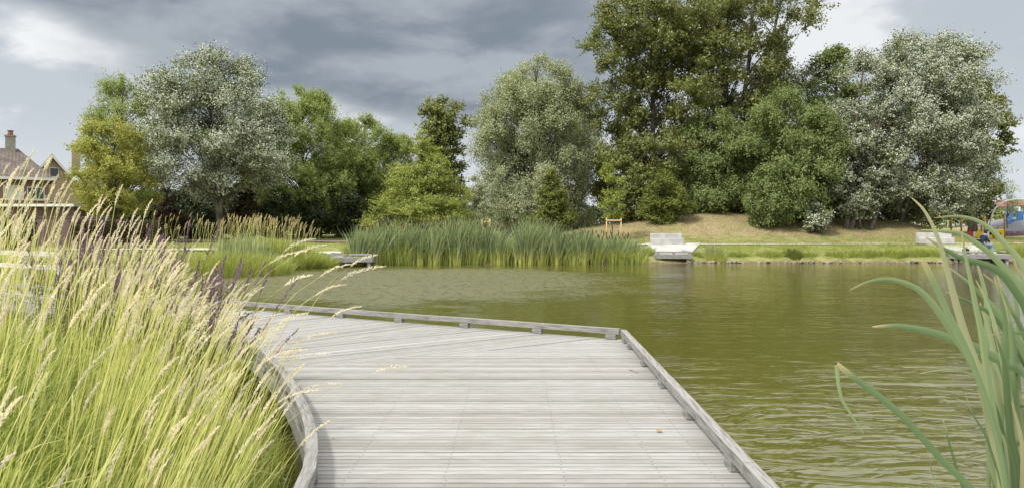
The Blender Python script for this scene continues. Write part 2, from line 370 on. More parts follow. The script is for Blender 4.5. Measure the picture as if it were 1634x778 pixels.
# water
g = G('green_pond_water')
p = g.pos(); murk = g.noise(p, 0.22, 3)
sp = g.n('ShaderNodeSeparateXYZ'); g.L.new(p, sp.inputs[0])
w1 = g.noise(g.pos((1.0, 2.6, 1)), 3.2, 2, 0.5, 0.25)
w2 = g.noise(g.pos((0.75, 2.0, 1)), 1.7, 3, 0.5, 0.7)
w4 = g.noise(g.pos((2.3, 0.75, 1)), 1.0, 3, 0.6, 0.3)
w3 = g.noise(g.pos((1.2, 1.9, 1)), 8.5, 2, 0.5)
def spot(cx_, cy_, r0, r1):
    vm = g.n('ShaderNodeVectorMath', operation='DISTANCE'); g.L.new(p, vm.inputs[0]); vm.inputs[1].default_value = (cx_, cy_, 0)
    return g.step(g.math('ADD', vm.outputs['Value'], g.math('MULTIPLY', g.math('SUBTRACT', g.noise(p, 0.35, 4), 0.5), 9.0)), r0, r1, 1.0, 0.0)
patch = spot(-4.0, 27.0, 5.0, 11.0)          # wind-ruffled water off the left dock
lee = spot(6.0, 3.5, 3.0, 9.0)               # longer ripples running in beside the boardwalk
wind = g.step(g.noise(p, 0.16, 3), 0.38, 0.62, 0.45, 1.0)
h = g.math('ADD', g.math('MULTIPLY', g.math('MULTIPLY', w1, g.math('ADD', wind, g.math('MULTIPLY', patch, 7.0))), 0.040), g.math('MULTIPLY', g.math('MULTIPLY', w2, g.math('ADD', wind, g.math('MULTIPLY', lee, 3.6))), 0.12))
h = g.math('ADD', h, g.math('MULTIPLY', g.math('MULTIPLY', w4, g.math('ADD', 0.04, patch)), 0.85))
h = g.math('ADD', h, g.math('MULTIPLY', g.math('MULTIPLY', w3, g.math('ADD', 0.8, g.math('MULTIPLY', patch, 8.0))), 0.012))
bp = g.n('ShaderNodeBump'); g.L.new(h, bp.inputs['Height']); bp.inputs['Strength'].default_value = 1.0; bp.inputs['Distance'].default_value = 0.20
wc = g.mix(murk, (0.072, 0.071, 0.013), (0.090, 0.086, 0.018))
M['water'] = g.done(g.bsdf(wc, g.math('ADD', 0.05, g.math('MULTIPLY', patch, g.step(g.noise(g.pos((1.6, 0.9, 1)), 2.0, 5, 0.75), 0.38, 0.60, 0.16, 0.52))), 0.5, bp.outputs[0], IOR=1.60))
wx = np.concatenate([np.arange(-26, 112, 3.0)]); wy = np.arange(-10, 42, 3.0)
me = np_mesh('water', [(-27, -9.5, 0), (115, -9.5, 0), (115, 41.5, 0), (-27, 41.5, 0)], [(0, 1, 2, 3)])
tag(link('water', me, M['water']), kind='structure')

def ribbon(name, pts, w, m, up=0.03):
    pts = [Vector(q) for q in pts]; dense = []
    for a_, b_ in zip(pts, pts[1:]):
        n = max(2, int((b_ - a_).length / 0.4))
        dense += [a_.lerp(b_, i / n) for i in range(n)]
    dense.append(pts[-1]); k = 7; sm = []
    for i in range(len(dense)):
        lo, hi = max(0, i - k), min(len(dense), i + k + 1); sm.append(sum(dense[lo:hi], Vector((0, 0))) / (hi - lo))
    V, Q = [], []; nc = 4
    for i, q in enumerate(sm):
        d = (sm[min(i + 1, len(sm) - 1)] - sm[max(i - 1, 0)]).normalized(); nn = Vector((-d.y, d.x))
        zc = [hz(q.x + nn.x * w * (j / nc - .5), q.y + nn.y * w * (j / nc - .5)) for j in range(nc + 1)]
        zm = max(zc)
        for j in range(nc + 1):
            e = q + nn * w * (j / nc - .5); V.append((e.x, e.y, zm * .6 + zc[j] * .4 + up))
        if i:
            for j in range(nc):
                s = i * (nc + 1) + j; Q.append((s - nc - 1, s - nc, s + 1, s))
    return tag(link(name, np_mesh(name, V, Q, smooth=True), m), kind='structure')
ribbon('path', [(-24, 34.8), (-16, 37.0), (-10.5, 38.6), (-4, 41), (3, 43.5), (9, 46.0), (20, 46.6), (30, 47.0), (38, 48), (60, 56)], 1.5, M['path'], 0.04)
M['pinkroad'] = plain('pinkish_road', (0.36, 0.27, 0.22), 0.9, 0.1, 0.1, 2.0)
ribbon('road', [(-40, 49.5), (-22, 50.0), (-8, 50.5), (-3, 53)], 3.4, M['pinkroad'], 0.04)

# ------------------------------------------------------------------ boardwalk
DZ = 0.50
inner = [(-1.10, -2.5), (-1.10, 0), (-1.10, 2.4), (-1.13, 3.7), (-1.22, 4.3), (-1.45, 5.05), (-1.84, 6.0), (-2.28, 6.93), (-3.05, 8.35), (-4.37, 10.2), (-7.4, 12.6), (-11.6, 15.2), (-17.5, 18.3)]
def catmull(pts, n=6):
    o = []
    for i in range(len(pts) - 1):
        p0, p1, p2, p3 = [Vector(pts[min(max(j, 0), len(pts) - 1)]) for j in (i - 1, i, i + 1, i + 2)]
        for k in range(n):
            t = k / n; o.append(0.5 * ((2 * p1) + (p2 - p0) * t + (2 * p0 - 5 * p1 + 4 * p2 - p3) * t * t + (3 * p1 - p0 - 3 * p2 + p3) * t ** 3))
    o.append(Vector(pts[-1])); return o
inner = [(x - 0.035, y) for x, y in inner]
innerS = catmull(inner)
corner = Vector((1.615, 9.71))
right = [Vector((1.375, -2.5)), corner]
far = [corner, Vector((-2.32, 11.74)), Vector((-4.79, 13.1)), Vector((-13.0, 17.6)), Vector((-18.6, 20.6))]
outline = [Vector(p) for p in innerS] + far[::-1] + [right[0]]
def dirv(deg): return Vector((math.cos(R(deg)), math.sin(R(deg))))
seams = [(corner, dirv(24.2)), (Vector((-0.9, 11.0)), dirv(41)), (Vector((-3.5, 12.4)), dirv(54))]
def clip(poly, pt, d, side):
    nn = Vector((-d.y, d.x)) * side; o = []
    for a_, b_ in zip(poly, poly[1:] + poly[:1]):
        da = (a_ - pt).dot(nn); db = (b_ - pt).dot(nn)
        if da >= 0: o.append(a_)
        if (da >= 0) != (db >= 0): o.append(a_.lerp(b_, da / (da - db)))
    return o
def line_hits(q, d):
    nn = Vector((-d.y, d.x)); ts = []
    for a_, b_ in zip(outline, outline[1:] + outline[:1]):
        da = (a_ - q).dot(nn); db = (b_ - q).dot(nn)
        if (da >= 0) != (db >= 0): ts.append((a_.lerp(b_, da / (da - db)) - q).dot(d))
    return sorted(ts)
boardwalk = empty('boardwalk', (0, 0, 0))
tag(boardwalk, 'silver grey timber boardwalk curving left over the green pond', 'boardwalk')
sections = [(0.0, Vector((0.2, 3)), [(0, -1)], (-3.2, 13)), (33.0, Vector((-1.2, 9.5)), [(0, 1), (1, -1)], (-6, 6)),
            (47.0, Vector((-2.8, 10.5)), [(1, 1), (2, -1)], (-6, 6)), (60.5, Vector((-10, 15.0)), [(2, 1)], (-12, 12))]
PITCH = 0.1445; BW = 0.1320
joints = [x * 0.62 for x in range(-4, 4)]
for si, (deg, seed, cuts, (lo, hi)) in enumerate(sections):
    d = dirv(deg); nn = Vector((-d.y, d.x)); bm = bmesh.new()
    org = seed.copy(); screws = bmesh.new()
    c0 = int(lo / PITCH)
    for k in range(c0, int(hi / PITCH)):
        o0 = seed + nn * (k * PITCH + rng.normal(0, .0006))
        # two ridges per board, a shallow groove between them
        for half in (0, 1):
            u0, u1 = (0.0, BW * 0.465) if half == 0 else (BW * 0.535, BW)
            best = []
            for u in (u0, u1):
                q = o0 + nn * u; ts = line_hits(q, d)
                if len(ts) < 2: best = []; break
                pr = [(ts[i + 1] - ts[i], ts[i], ts[i + 1]) for i in range(0, len(ts) - 1, 2)]
                # the stretch that holds (or is closest to) the section's own strip
                pr.sort(key=lambda s: 0 if s[1] - .5 <= 0 <= s[2] + .5 else min(abs(s[1]), abs(s[2])))
                best.append((q + d * pr[0][1], q + d * pr[0][2]))
            if len(best) < 2: continue
            poly = [best[0][0], best[0][1], best[1][1], best[1][0]]
            for sk, side in cuts:
                if len(poly) > 2: poly = clip(poly, seams[sk][0], seams[sk][1], side)
            if len(poly) < 3: continue
            # shrink ends by a joint's width so seams read as lines
            loc = [((p_ - org).dot(d), (p_ - org).dot(nn)) for p_ in poly]
            if max(q[0] for q in loc) - min(q[0] for q in loc) < .03: continue
            zt = DZ + (rng.normal(0, .0016))
            if half == 0: zl = zt
            ar = 0.5 * sum(loc[i][0] * loc[(i + 1) % len(loc)][1] - loc[(i + 1) % len(loc)][0] * loc[i][1] for i in range(len(loc)))
            if ar < 0: loc = loc[::-1]
            ang = [v for v in loc]
            a_ = [bm.verts.new((x, y, zl - 0.035)) for x, y in ang]; b_ = [bm.verts.new((x, y, zl)) for x, y in ang]; n = len(ang)
            try:
                bm.faces.new(b_); bm.faces.new(a_[::-1])
                for i in range(n): bm.faces.new((a_[i], a_[(i + 1) % n], b_[(i + 1) % n], b_[i]))
            except ValueError: pass
            if half == 1:     # groove floor joins the two halves
                x0 = min(q[0] for q in ang); x1 = max(q[0] for q in ang); yy = min(q[1] for q in ang)
                if x1 - x0 > .4:
                    sl = 0.05 + (0.25 if cuts else 0)
                    vv = [bm.verts.new((x, y, zl - .009)) for x, y in ((x0 + sl, yy - BW * .075), (x1 - sl, yy - BW * .075), (x1 - sl, yy + BW * .005), (x0 + sl, yy + BW * .005))]
                    bm.faces.new(vv)
        if si == 0 and k * PITCH < 8:
            for jx in (-1.05, -0.42, 0.33, 0.95, 1.30):
                for u in (BW * .27, BW * .74):
                    x = jx + rng.normal(0, .006) - 0.2; y = k * PITCH + u
                    vs = [screws.verts.new((x + .0045 * math.cos(t * math.pi / 3), y + .0045 * math.sin(t * math.pi / 3), DZ + .0032)) for t in range(6)]
                    screws.faces.new(vs)
    so_ = bm_obj('decking', bm, M['deck'], boardwalk, (org.x, org.y, 0)); so_.rotation_euler.z = R(deg)
    if si == 0:
        s2 = bm_obj('screws', screws, M['screw'], so_); s2['kind'] = 'stuff'
    else: screws.free()
def offset_path(path, off):
    o = []
    for i, p in enumerate(path):
        d = (Vector(path[min(i + 1, len(path) - 1)]) - Vector(path[max(i - 1, 0)])).normalized(); o.append(Vector(p) + Vector((-d.y, d.x)) * off)
    return o
def resample(path, step):
    path = [Vector(p) for p in path]; cum = [0]
    for a_, b_ in zip(path, path[1:]): cum.append(cum[-1] + (b_ - a_).length)
    n = max(1, round(cum[-1] / step)); out = []
    for i in range(n + 1):
        s = cum[-1] * i / n; j = 0
        while j < len(cum) - 2 and cum[j + 1] < s: j += 1
        t = (s - cum[j]) / (cum[j + 1] - cum[j]); out.append(path[j].lerp(path[j + 1], t))
    return out
def local_obj(name, parent, a_, b_, build, m):
    """object whose local X runs from a_ to b_ (so the grain follows it)"""
    ang = math.atan2(b_[1] - a_[1], b_[0] - a_[0])
    bm = bmesh.new()
    inv = Matrix.Rotation(-ang, 2)
    build(bm, lambda q: inv @ (Vector(q) - Vector(a_)))
    o = bm_obj(name, bm, m, parent, (a_[0], a_[1], 0)); o.rotation_euler.z = ang; return o
def kerb(parent, path, seg, block_step, first=0.5, zb=DZ, skip=None, blocks=None, wid=.078):
    fine = resample(path, 0.3); per = max(1, round(seg / 0.3)); i = 0
    while i < len(fine) - 1:
        j = min(i + per, len(fine) - 1); part = fine[i:j + 1]
        a_, b_ = part[0], part[-1]; dd = (part[-1] - part[-2]).normalized() * 0.004
        dz = rng.uniform(-.003, .003)
        def bl(bm, tf):
            pp = [tf(q) for q in part]; pp[-1] = tf(part[-1] - dd)
            sweep_rect(bm, pp, wid, .074, zb + .078 + dz)
            bmesh.ops.bevel(bm, geom=[e for e in bm.edges if e.calc_length() > .1 and len(e.link_faces) == 2 and abs(e.calc_face_angle(0)) > 1.2], offset=.006, segments=2, affect='EDGES')
        local_obj('kerb_rail', parent, a_, b_, bl, M['beam']); i = j
    bl_pts = resample(path, block_step) if blocks is None else blocks
    for k in range(len(bl_pts)):
        q = bl_pts[k]
        # direction of the path there
        i = min(range(len(fine)), key=lambda n: (fine[n] - q).length); t = (fine[min(i + 1, len(fine) - 1)] - fine[max(i - 1, 0)]).normalized()
        if blocks is None and (k == 0 or k == len(bl_pts) - 1): q = q + t * (0.12 if k == 0 else -.12)
        local_obj('kerb_block', parent, q, q + t, lambda bm, tf: box(bm, 0, 0, zb + .040, .15, wid + .006, .074, bev=.004), M['beam'])
KI = offset_path(innerS, 0.0)[8:]
kerb(boardwalk, KI, 2.1, 1.15)
kr = [Vector((1.36, -0.6)), corner + Vector((-.055, -.05))]
dr = (kr[1] - kr[0]).normalized()
bl_y = [9.45, 9.0, 7.92, 6.86, 5.76, 4.55, 3.4, 2.2, 1.0]
kerb(boardwalk, kr, 2.42, 1.15, blocks=[kr[0] + dr * ((y - kr[0].y) / dr.y) for y in bl_y])
kerb(boardwalk, [far[0] + Vector((-.10, .0)), far[1] + Vector((-.0, -.05)), far[2] + Vector((0, -.05)), far[3], far[4]], 3.0, 1.28)
# fascia beams under the edges
def fascia(path, z0, h, w):
    fine = resample(path, 0.35)
    for i in range(0, len(fine) - 1, 8):
        part = fine[i:min(i + 9, len(fine))]
        if len(part) < 2: continue
        local_obj('edge_beam', boardwalk, part[0], part[-1], lambda bm, tf: sweep_rect(bm, [tf(q) for q in part], w, h, z0), M['beam'])
fascia(offset_path(innerS, 0.012), DZ - .18, .135, .045)
fascia([right[0] + Vector((.03, 0)), corner + Vector((.03, .0))], DZ - .24, .20, .045)
fascia([p_ + Vector((.01, .03)) for p_ in far], DZ - .24, .20, .045)
for (x, y) in [(-1.0, 1.5), (-1.15, 4.6), (-1.95, 6.6), (-3.2, 9.0), (1.3, 1.5), (1.4, 4.8), (1.5, 8.0), (1.45, 9.5), (-1.5, 11.2), (-4.6, 12.8), (-8, 14.6), (-6.0, 11.9), (-9.5, 14.2), (-13, 16.4)]:
    bm = bmesh.new(); tube(bm, [(x, y, -.5), (x, y, DZ - .04)], .085, 12); bm_obj('pile', bm, M['beam'], boardwalk)
bm = bmesh.new(); box(bm, -1.86, 6.5, 0.06, .34, 1.0, .40, rz=R(22), bev=.02)
bm_obj('concrete_footing', bm, M['footing'], boardwalk)
# railing on the far wing
rl = resample([far[2].lerp(far[3], 0.74) + Vector((0, .1)), far[3] + Vector((0, .1)), far[4] + Vector((0, .1))], 1.5)
for q in rl:
    local_obj('railing_post', boardwalk, q, q + dirv(150), lambda bm, tf: box(bm, 0, 0, DZ + .42, .09, .07, 1.0, bev=.005), M['bleached'])
for a_, b_ in zip(rl, rl[1:]):
    ln = (b_ - a_).length
    for zz in (DZ + .60, DZ + .92):
        local_obj('railing_rail', boardwalk, a_, b_, lambda bm, tf: box(bm, ln / 2, .058, zz, ln - .004, .04, .11, bev=.005), M['bleached'])

# ------------------------------------------------------------------ small docks across the water
def dock(front, w, depth, ang, label, gaps, feet=True):
    t = empty('fishing_dock', (front[0], front[1], 0), ang); tag(t, label, 'dock', 'small fishing docks on the far bank')
    bm = bmesh.new(); n = int(depth / .145)
    for i in range(n): box(bm, 0, .07 + i * .145, DZ - .015, w, .138, .03)
    bm_obj('decking', bm, M['deck'], t)
    bm = bmesh.new(); box(bm, 0, -.02, DZ - .14, w + .02, .05, .22); box(bm, -w / 2, depth / 2, DZ - .14, .05, depth - .1, .22); box(bm, w / 2, depth / 2, DZ - .14, .05, depth - .1, .22)
    bm_obj('edge_beam', bm, M['beam'], t)
    for (x0, x1) in gaps:
        bm = bmesh.new(); box(bm, (x0 + x1) / 2, .05, DZ + .125, x1 - x0 - .03, .09, .085, bev=.008); bm_obj('kerb_rail', bm, M['deck'], t)
        for x in np.linspace(x0 + .12, x1 - .12, max(2, int((x1 - x0) / .9) + 1)):
            bm = bmesh.new(); box(bm, x, .05, DZ + .04, .14, .09, .082); bm_obj('kerb_block', bm, M['beam'], t)
    for sx in (-1, 1):
        bm = bmesh.new(); box(bm, sx * w / 2, depth / 2 + .3, DZ + .125, .09, depth - .6, .085, bev=.008); bm_obj('kerb_rail', bm, M['deck'], t)
    for sx in (-1, 1):
        bm = bmesh.new(); tube(bm, [(sx * (w / 2 - .2), .15, -.5), (sx * (w / 2 - .2), .15, DZ - .05)], .10, 12); bm_obj('pile', bm, M['concrete'] if feet else M['beam'], t)
        bm = bmesh.new(); tube(bm, [(sx * (w / 2 - .2), depth - .3, -.5), (sx * (w / 2 - .2), depth - .3, DZ - .05)], .10, 12); bm_obj('pile', bm, M['beam'], t)
    return t
dc = dock((PX(1075.5, 39.0), 39.0), 2.05, 2.3, 0, 'small timber dock in front of the pale concrete bench', [(-1.0, 1.0)])
dl = dock((PX(557, 35.2), 35.2), 2.35, 2.2, R(4), 'grey timber dock left of the cattail bed', [(-1.15, -.1), (-.05, 1.15)], feet=True)
dr_ = dock((PX(1566, 39.0), 38.9), 3.1, 2.6, R(-6), 'timber dock where a person in blue sits', [(-1.5, -.5), (-.4, .6)], feet=True)

def apron(name, poly_front, poly_back, label):
    bm = bmesh.new(); n = 6; V = []
    for i in range(n + 1):
        t = i / n; l_ = Vector(poly_front[0]).lerp(Vector(poly_back[0]), t); r_ = Vector(poly_front[1]).lerp(Vector(poly_back[1]), t)
        V.append([(l_.x, l_.y), (r_.x, r_.y)])
    z = lambda t: DZ + .02 + (0.93 - DZ) * (t ** .9)
    tops = [[bm.verts.new((x, y, z(i / n))) for x, y in V[i]] for i in range(n + 1)]
    bots = [[bm.verts.new((x, y, z(i / n) - .55)) for x, y in V[i]] for i in range(n + 1)]
    for i in range(n):
        bm.faces.new((tops[i][0], tops[i][1], tops[i + 1][1], tops[i + 1][0])); bm.faces.new((bots[i][1], bots[i][0], bots[i + 1][0], bots[i + 1][1]))
        for s in (0, 1): bm.faces.new((tops[i][s], tops[i + 1][s], bots[i + 1][s], bots[i][s]))
    for i in (0, n): bm.faces.new((tops[i][0], tops[i][1], bots[i][1], bots[i][0]))
    return tag(bm_obj(name, bm, M['concrete']), kind='structure')
apron('concrete_ramp', [(PX(1049, 41.2), 41.2), (PX(1104, 41.2), 41.2)], [(PX(1029, 46.2), 46.2), (PX(1118, 46.2), 46.2)], '')
apron('concrete_ramp', [(PX(1540, 41.3), 41.4), (PX(1602, 41.3), 41.1)], [(PX(1466, 46.4), 46.4), (PX(1545, 46.4), 46.6)], '')
def bench(x, y, z, w, rz, label):
    t = empty('concrete_bench', (x, y, z), rz); tag(t, label, 'bench', 'pale concrete benches beside the path')
    bm = bmesh.new(); box(bm, 0, -.28, .20, w, .52, .42, bev=.02); bm_obj('seat', bm, M['concrete'], t)
    bm = bmesh.new()
    for q in (-.25, .25): box(bm, q * w, .08, .36, w / 2 - .012, .195, .74, bev=.02)
    bm_obj('backrest', bm, M['concrete'], t)
bench(PX(1064, 45.6), 45.75, .86, 2.1, 0, 'pale concrete block bench above the middle dock')
bench(PX(1492, 45.8), 45.9, .90, 2.1, R(-14), 'pale concrete block bench behind the foreground cattail leaves')

# edge stones along the right bank
bm = bmesh.new(); Vst = []
stones = M['stone'] = plain('bank_stone', (0.28, 0.23, 0.17), 0.9, 0.2, 0.25, 3.0, bumpy=0.3)
for i in range(90):
    x = rng.uniform(9.8, 34); y = 39.1 - abs(rng.normal(0, .10)); r = rng.uniform(.07, .2)
    m = Matrix.Translation((x, y + .12, rng.uniform(-.02, .07))) @ Matrix.Rotation(rng.uniform(0, 3), 4, 'Z') @ Matrix.Diagonal((r * rng.uniform(1, 1.9), r, r * rng.uniform(.5, .8), 1))
    bmesh.ops.create_icosphere(bm, subdivisions=1, radius=1, matrix=m)
for v in bm.verts: v.co += Vector(rng.normal(0, .012, 3))
tag(bm_obj('bank_stones', bm, M['stone']), 'small brown stones edging the far bank at the waterline', 'stones', kind='stuff')

# ------------------------------------------------------------------ trees
def unit(v): return v / (np.linalg.norm(v, axis=-1, keepdims=True) + 1e-9)
def leaves_mesh(c, axis, nrm, l, w):
    axis = unit(axis); b = unit(np.cross(nrm, axis))
    l = np.asarray(l).reshape(-1, 1); w = np.asarray(w).reshape(-1, 1); k = 0.12
    V = np.stack([c - axis * l * .5, c + b * w * .5 - axis * l * .05, c + axis * l * .5, c - b * w * .5 - axis * l * .05], 1)
    return V.reshape(-1, 3), np.arange(len(c) * 4).reshape(-1, 4)
SH = {
    'dome': lambda t: np.clip(np.minimum(1, (t + .03) / .22) ** .45 * (1 - np.clip((t - .35) / .65, 0, 1) ** 2.6) ** .55, 0.02, 1),
    'egg': lambda t: np.where(t < .45, .74 + .26 * np.clip(t / .45, 0, 1) ** .7, (1 - np.clip((t - .45) / .56, 0, 1) ** 2.3) ** .5),
    'oval': lambda t: np.clip(np.sin(np.pi * np.clip(t, 0, 1) ** .85) ** .62, .03, 1),
    'cone': lambda t: np.clip(np.minimum(1, (t + .05) / .16) ** .5 * (1 - t) ** .72 * 1.05, .03, 1),
    'column': lambda t: np.clip(np.minimum(1, (t + .06) / .14) ** .5 * (1 - np.clip((t - .72) / .28, 0, 1) ** 2) ** .55, .05, 1),
    'vase': lambda t: np.clip((0.30 + .75 * t ** .8) * (1 - np.clip((t - .62) / .38, 0, 1) ** 2.2) ** .5, .05, 1),
}
class TS: n = 0
def tree(name, label, cat, px, D, halfw, ytop, ybot, shape='dome', m='dense', n=30000, leaf=(.16, .09), nb=46, sb=.20, droop=0.0, up=.55, lean=(0, 0),
         trunk_r=None, bk='bark', lump=.18, zbase=None, group=None, flat=.75, gap=.0, depth_k=1.0, wind=(0, 0), stems=None, tight=.10, spray=.20, root_z=-.1, trunkseg=True, back_up=None):
    TS.n += 1; r = np.random.default_rng(100 + TS.n)
    Rr = halfw / F * D; X = PX(px, D); zb = hz(X, D) if zbase is None else zbase
    z1 = PZ(ytop, D) - zb; z0 = max(.0, PZ(ybot, D) - zb); Hc = z1 - z0
    lx, ly = lean      # crown offset at the top / per height
    t = empty(name, (X, D, zb - .05)); tag(t, label, cat, group)
    prof = SH[shape]; ph = r.uniform(0, 6.28, 12)
    def env(az, tt):
        lum = (np.sin(2 * az + ph[0] + 5 * tt) + np.sin(3 * az + ph[1] - 7 * tt) + np.sin(5 * az + ph[2] + 9 * tt) * .7 + np.sin(4 * az + ph[3] + 17 * tt) * .6 + np.sin(2 * az - 13 * tt + ph[4]) * .6) / 3.2
        return Rr * prof(tt) * (1 + lump * lum)
    # bough centres
    tt = r.uniform(0, 1, nb * 8); w = prof(tt) ** 1.1 + .12; tt = r.choice(tt, nb, replace=False, p=w / w.sum()); a = r.uniform(0, 6.28, nb)
    tt = np.sort(tt); tt[-1] = max(tt[-1], .95)
    bs = Rr * sb * r.uniform(.7, 1.35, nb) * (0.6 + .5 * prof(tt))
    rr = np.maximum(env(a, tt) - bs * .8, 0) * (1 - .75 * r.random(nb) ** 1.8)
    if gap: pass
    bc = np.stack([rr * np.cos(a) + lx * tt, rr * np.sin(a) * depth_k + ly * tt, z0 + Hc * (tt * .97)], 1)
    bc[:, 2] = np.minimum(bc[:, 2], z1 - bs * flat * .85)
    # leaves
    per = r.multinomial(n, (bs ** 2) / (bs ** 2).sum())
    bi = np.repeat(np.arange(nb), per); N_ = len(bi)
    nsub = 44; sd_ = unit(r.normal(0, 1, (nb, nsub, 3)) + np.array([0, 0, up])); sr = r.uniform(.30, 1.15, (nb, nsub, 1))
    si_ = r.integers(0, nsub, N_); ud = sd_[bi, si_]; q = bs[bi][:, None]
    c = bc[bi] + ud * sr[bi, si_] * q * np.array([1, 1, flat]) + (ud + np.array([wind[0] * .5, 0, .25])) * q * r.normal(0, spray, (N_, 1)) + r.normal(0, 1, (N_, 3)) * q * tight * np.array([1, 1, flat if droop == 0 else 1.25])
    if droop: c[:, 2] -= np.abs(r.normal(0, droop, N_)) * q[:, 0]
    out = unit(c - np.array([lx * .5, ly * .5, z0 + Hc * .35]))
    nrm = unit(r.normal(0, 1, (N_, 3)) * .50 + ud * .62 + out * .35 + np.array([0, 0, .30]))
    axd = unit(r.normal(0, 1, (N_, 3)) + out * .5 + np.array([wind[0], wind[1], -.2 - 1.6 * droop]))
    if back_up is not None:     # wind turns part of the leaves so their pale undersides show, clump by clump
        amt = np.where(r.random((nb, nsub)) < back_up * r.uniform(.2, 1.6, (nb, 1)) * (1 - .8 * sd_[..., 0]), .75, .025)[bi, si_]; fl = r.random(N_) < amt; nrm[fl] *= -1
    s = r.uniform(.65, 1.25, N_)
    V, Q = leaves_mesh(c, axd, nrm, leaf[0] * s, leaf[1] * s)
    link('crown', np_mesh('crown', V, Q), M[m], t)
    # trunk and limbs
    bm = bmesh.new(); tr = trunk_r or max(.05, .028 * (z1 ** .95))
    stem_list = stems or [((0, 0), (lx * .7, ly * .7))]
    paths = []
    for (sx, sy), (ex, ey) in stem_list:
        pts = []; ks = 9
        for k in range(ks):
            f = k / (ks - 1); zt = root_z + (z0 + Hc * .90 - root_z) * f
            pts.append(Vector((sx + (ex - sx) * f ** 1.1 + r.normal(0, .05) * Rr * .25 * f, sy + (ey - sy) * f ** 1.1 + r.normal(0, .05) * Rr * .25 * f, zt)))
        rad = [tr * (1.35 if k == 0 else (1 - .88 * k / (ks - 1))) for k in range(ks)]
        tube(bm, pts, rad, 9); paths.append(pts)
    for i in range(nb):
        e = Vector(bc[i]); pts = min(paths, key=lambda p_: (Vector((p_[5].x, p_[5].y)) - Vector((e.x, e.y))).length); hd = (Vector((pts[4].x, pts[4].y)) - Vector((e.x, e.y))).length
        zs = max(z0 * .6, e.z - abs(r.normal(.62, .15)) * (hd + .6) - .2)
        f = min(max((zs - root_z) / (z0 + Hc * .9 - root_z), .24), .93) * (len(pts) - 1); k = int(f); s0 = pts[k].lerp(pts[min(k + 1, len(pts) - 1)], f - k)
        rb = tr * (1 - .88 * f / (len(pts) - 1)) * (.34 if hd < Rr * .5 else .2) + .008; mid = s0.lerp(e, .5) + Vector((r.normal(0, .06), r.normal(0, .06), .06)) * (e - s0).length
        q1 = s0.lerp(mid, .5) + Vector((0, 0, .02)) * (e - s0).length; q2 = mid.lerp(e, .5) + Vector((0, 0, .04)) * (e - s0).length
        tube(bm, [s0, q1, mid, q2, e], [rb, rb * .8, rb * .6, rb * .4, rb * .18], 5, cap=False)
        for _ in range(3):
            d_ = Vector(unit(r.normal(0, 1, 3) + np.array([0, 0, .4]))) * bs[i] * .9
            tube(bm, [mid.lerp(e, r.uniform(.2, .9)), e + d_ * .5, e + d_], [rb * .3, rb * .2, rb * .08], 4, cap=False)
    me = bm_obj('trunk', bm, M[bk], t)
    return t
# woodland far behind, one mass
def mass(name, x0, x1, D, ztop, m, n, label, seed, leaf=(.5, .35)):
    r = np.random.default_rng(seed); x = r.uniform(x0, x1, n); hh = ztop * (.75 + .25 * wav(x, x * 0, 9, seed)); u = r.random(n) ** .7
    c = np.stack([x, D + r.normal(0, 2.5, n), hz(0, D) + hh * u], 1)
    V, Q = leaves_mesh(c, r.normal(0, 1, (n, 3)), r.normal(0, 1, (n, 3)) + np.array([0, -.5, .8]), leaf[0] * r.uniform(.6, 1.4, n), leaf[1] * r.uniform(.6, 1.4, n))
    tag(link(name, np_mesh(name, V, Q), M[m]), label, 'trees', kind='stuff')
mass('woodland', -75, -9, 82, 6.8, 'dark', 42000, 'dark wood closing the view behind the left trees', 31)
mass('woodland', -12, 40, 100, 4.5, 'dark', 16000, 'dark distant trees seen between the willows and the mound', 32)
mass('woodland', 36, 140, 125, 6.0, 'dense', 14000, 'hazy green far trees behind the playground', 33)

# --- left group
tree('feathery_tree', 'feathery mid green tree behind the yellow green tree', 'tree', 196, 62, 72, 116, 335, 'dome', 'feather', 46000, (.20, .08), 80, .22, droop=.08, up=.7, flat=1.2)
tree('yellow_green_tree', 'olive yellow tree standing nearest the brick houses', 'tree', 181, 46, 74, 180, 345, 'dome', 'yellow', 42000, (.13, .075), 90, .18, up=.3, lump=.15, bk='bark')
tree('white_poplar', 'white poplar with pale bare trunk beside the yellow green tree', 'tree', 348, 50, 126, 82, 322, 'dome', 'silver', 150000, (.12, .09), 150, .18, up=.5, lump=.2, bk='bark_pale', trunk_r=.19,
     stems=[((0.15, 0), (-.9, 0)), ((0.15, 0), (.2, .4))], back_up=.26, wind=(.6, 0))
tree('green_willow', 'broad fresh green tree with upswept crown right of the white poplar', 'tree', 482, 60, 94, 136, 376, 'dome', 'feather', 120000, (.20, .08), 130, .17, droop=.08, up=.8, flat=1.2)
tree('green_willow', 'lower fresh green tree with twin tops left of the lime tree', 'tree', 582, 64, 76, 184, 376, 'dome', 'feather', 90000, (.20, .08), 100, .19, droop=.08, up=.8, flat=1.2)
tree('green_willow', 'slim green tree just behind the right side of the pale trunked white poplar', 'tree', 424, 66, 56, 142, 376, 'dome', 'feather', 50000, (.20, .08), 60, .24, droop=.08, up=.8, flat=1.2)
tree('green_willow', 'low fresh green tree half hidden behind the lime green tree', 'tree', 640, 68, 56, 218, 376, 'dome', 'feather', 44000, (.20, .08), 60, .22, droop=.08, up=.8, flat=1.2)
tree('lime_tree', 'spreading yellowish lime green tree above the cattail bed', 'tree', 674, 54, 100, 205, 374, 'cone', 'lime', 80000, (.15, .08), 150, .16, up=.3, flat=.42, lump=.22)
tree('upright_poplar', 'upright dark poplar rising behind the lime green tree', 'tree', 709, 68, 50, 150, 350, 'column', 'poplar', 26000, (.24, .18), 70, .26, up=.3, lump=.3)
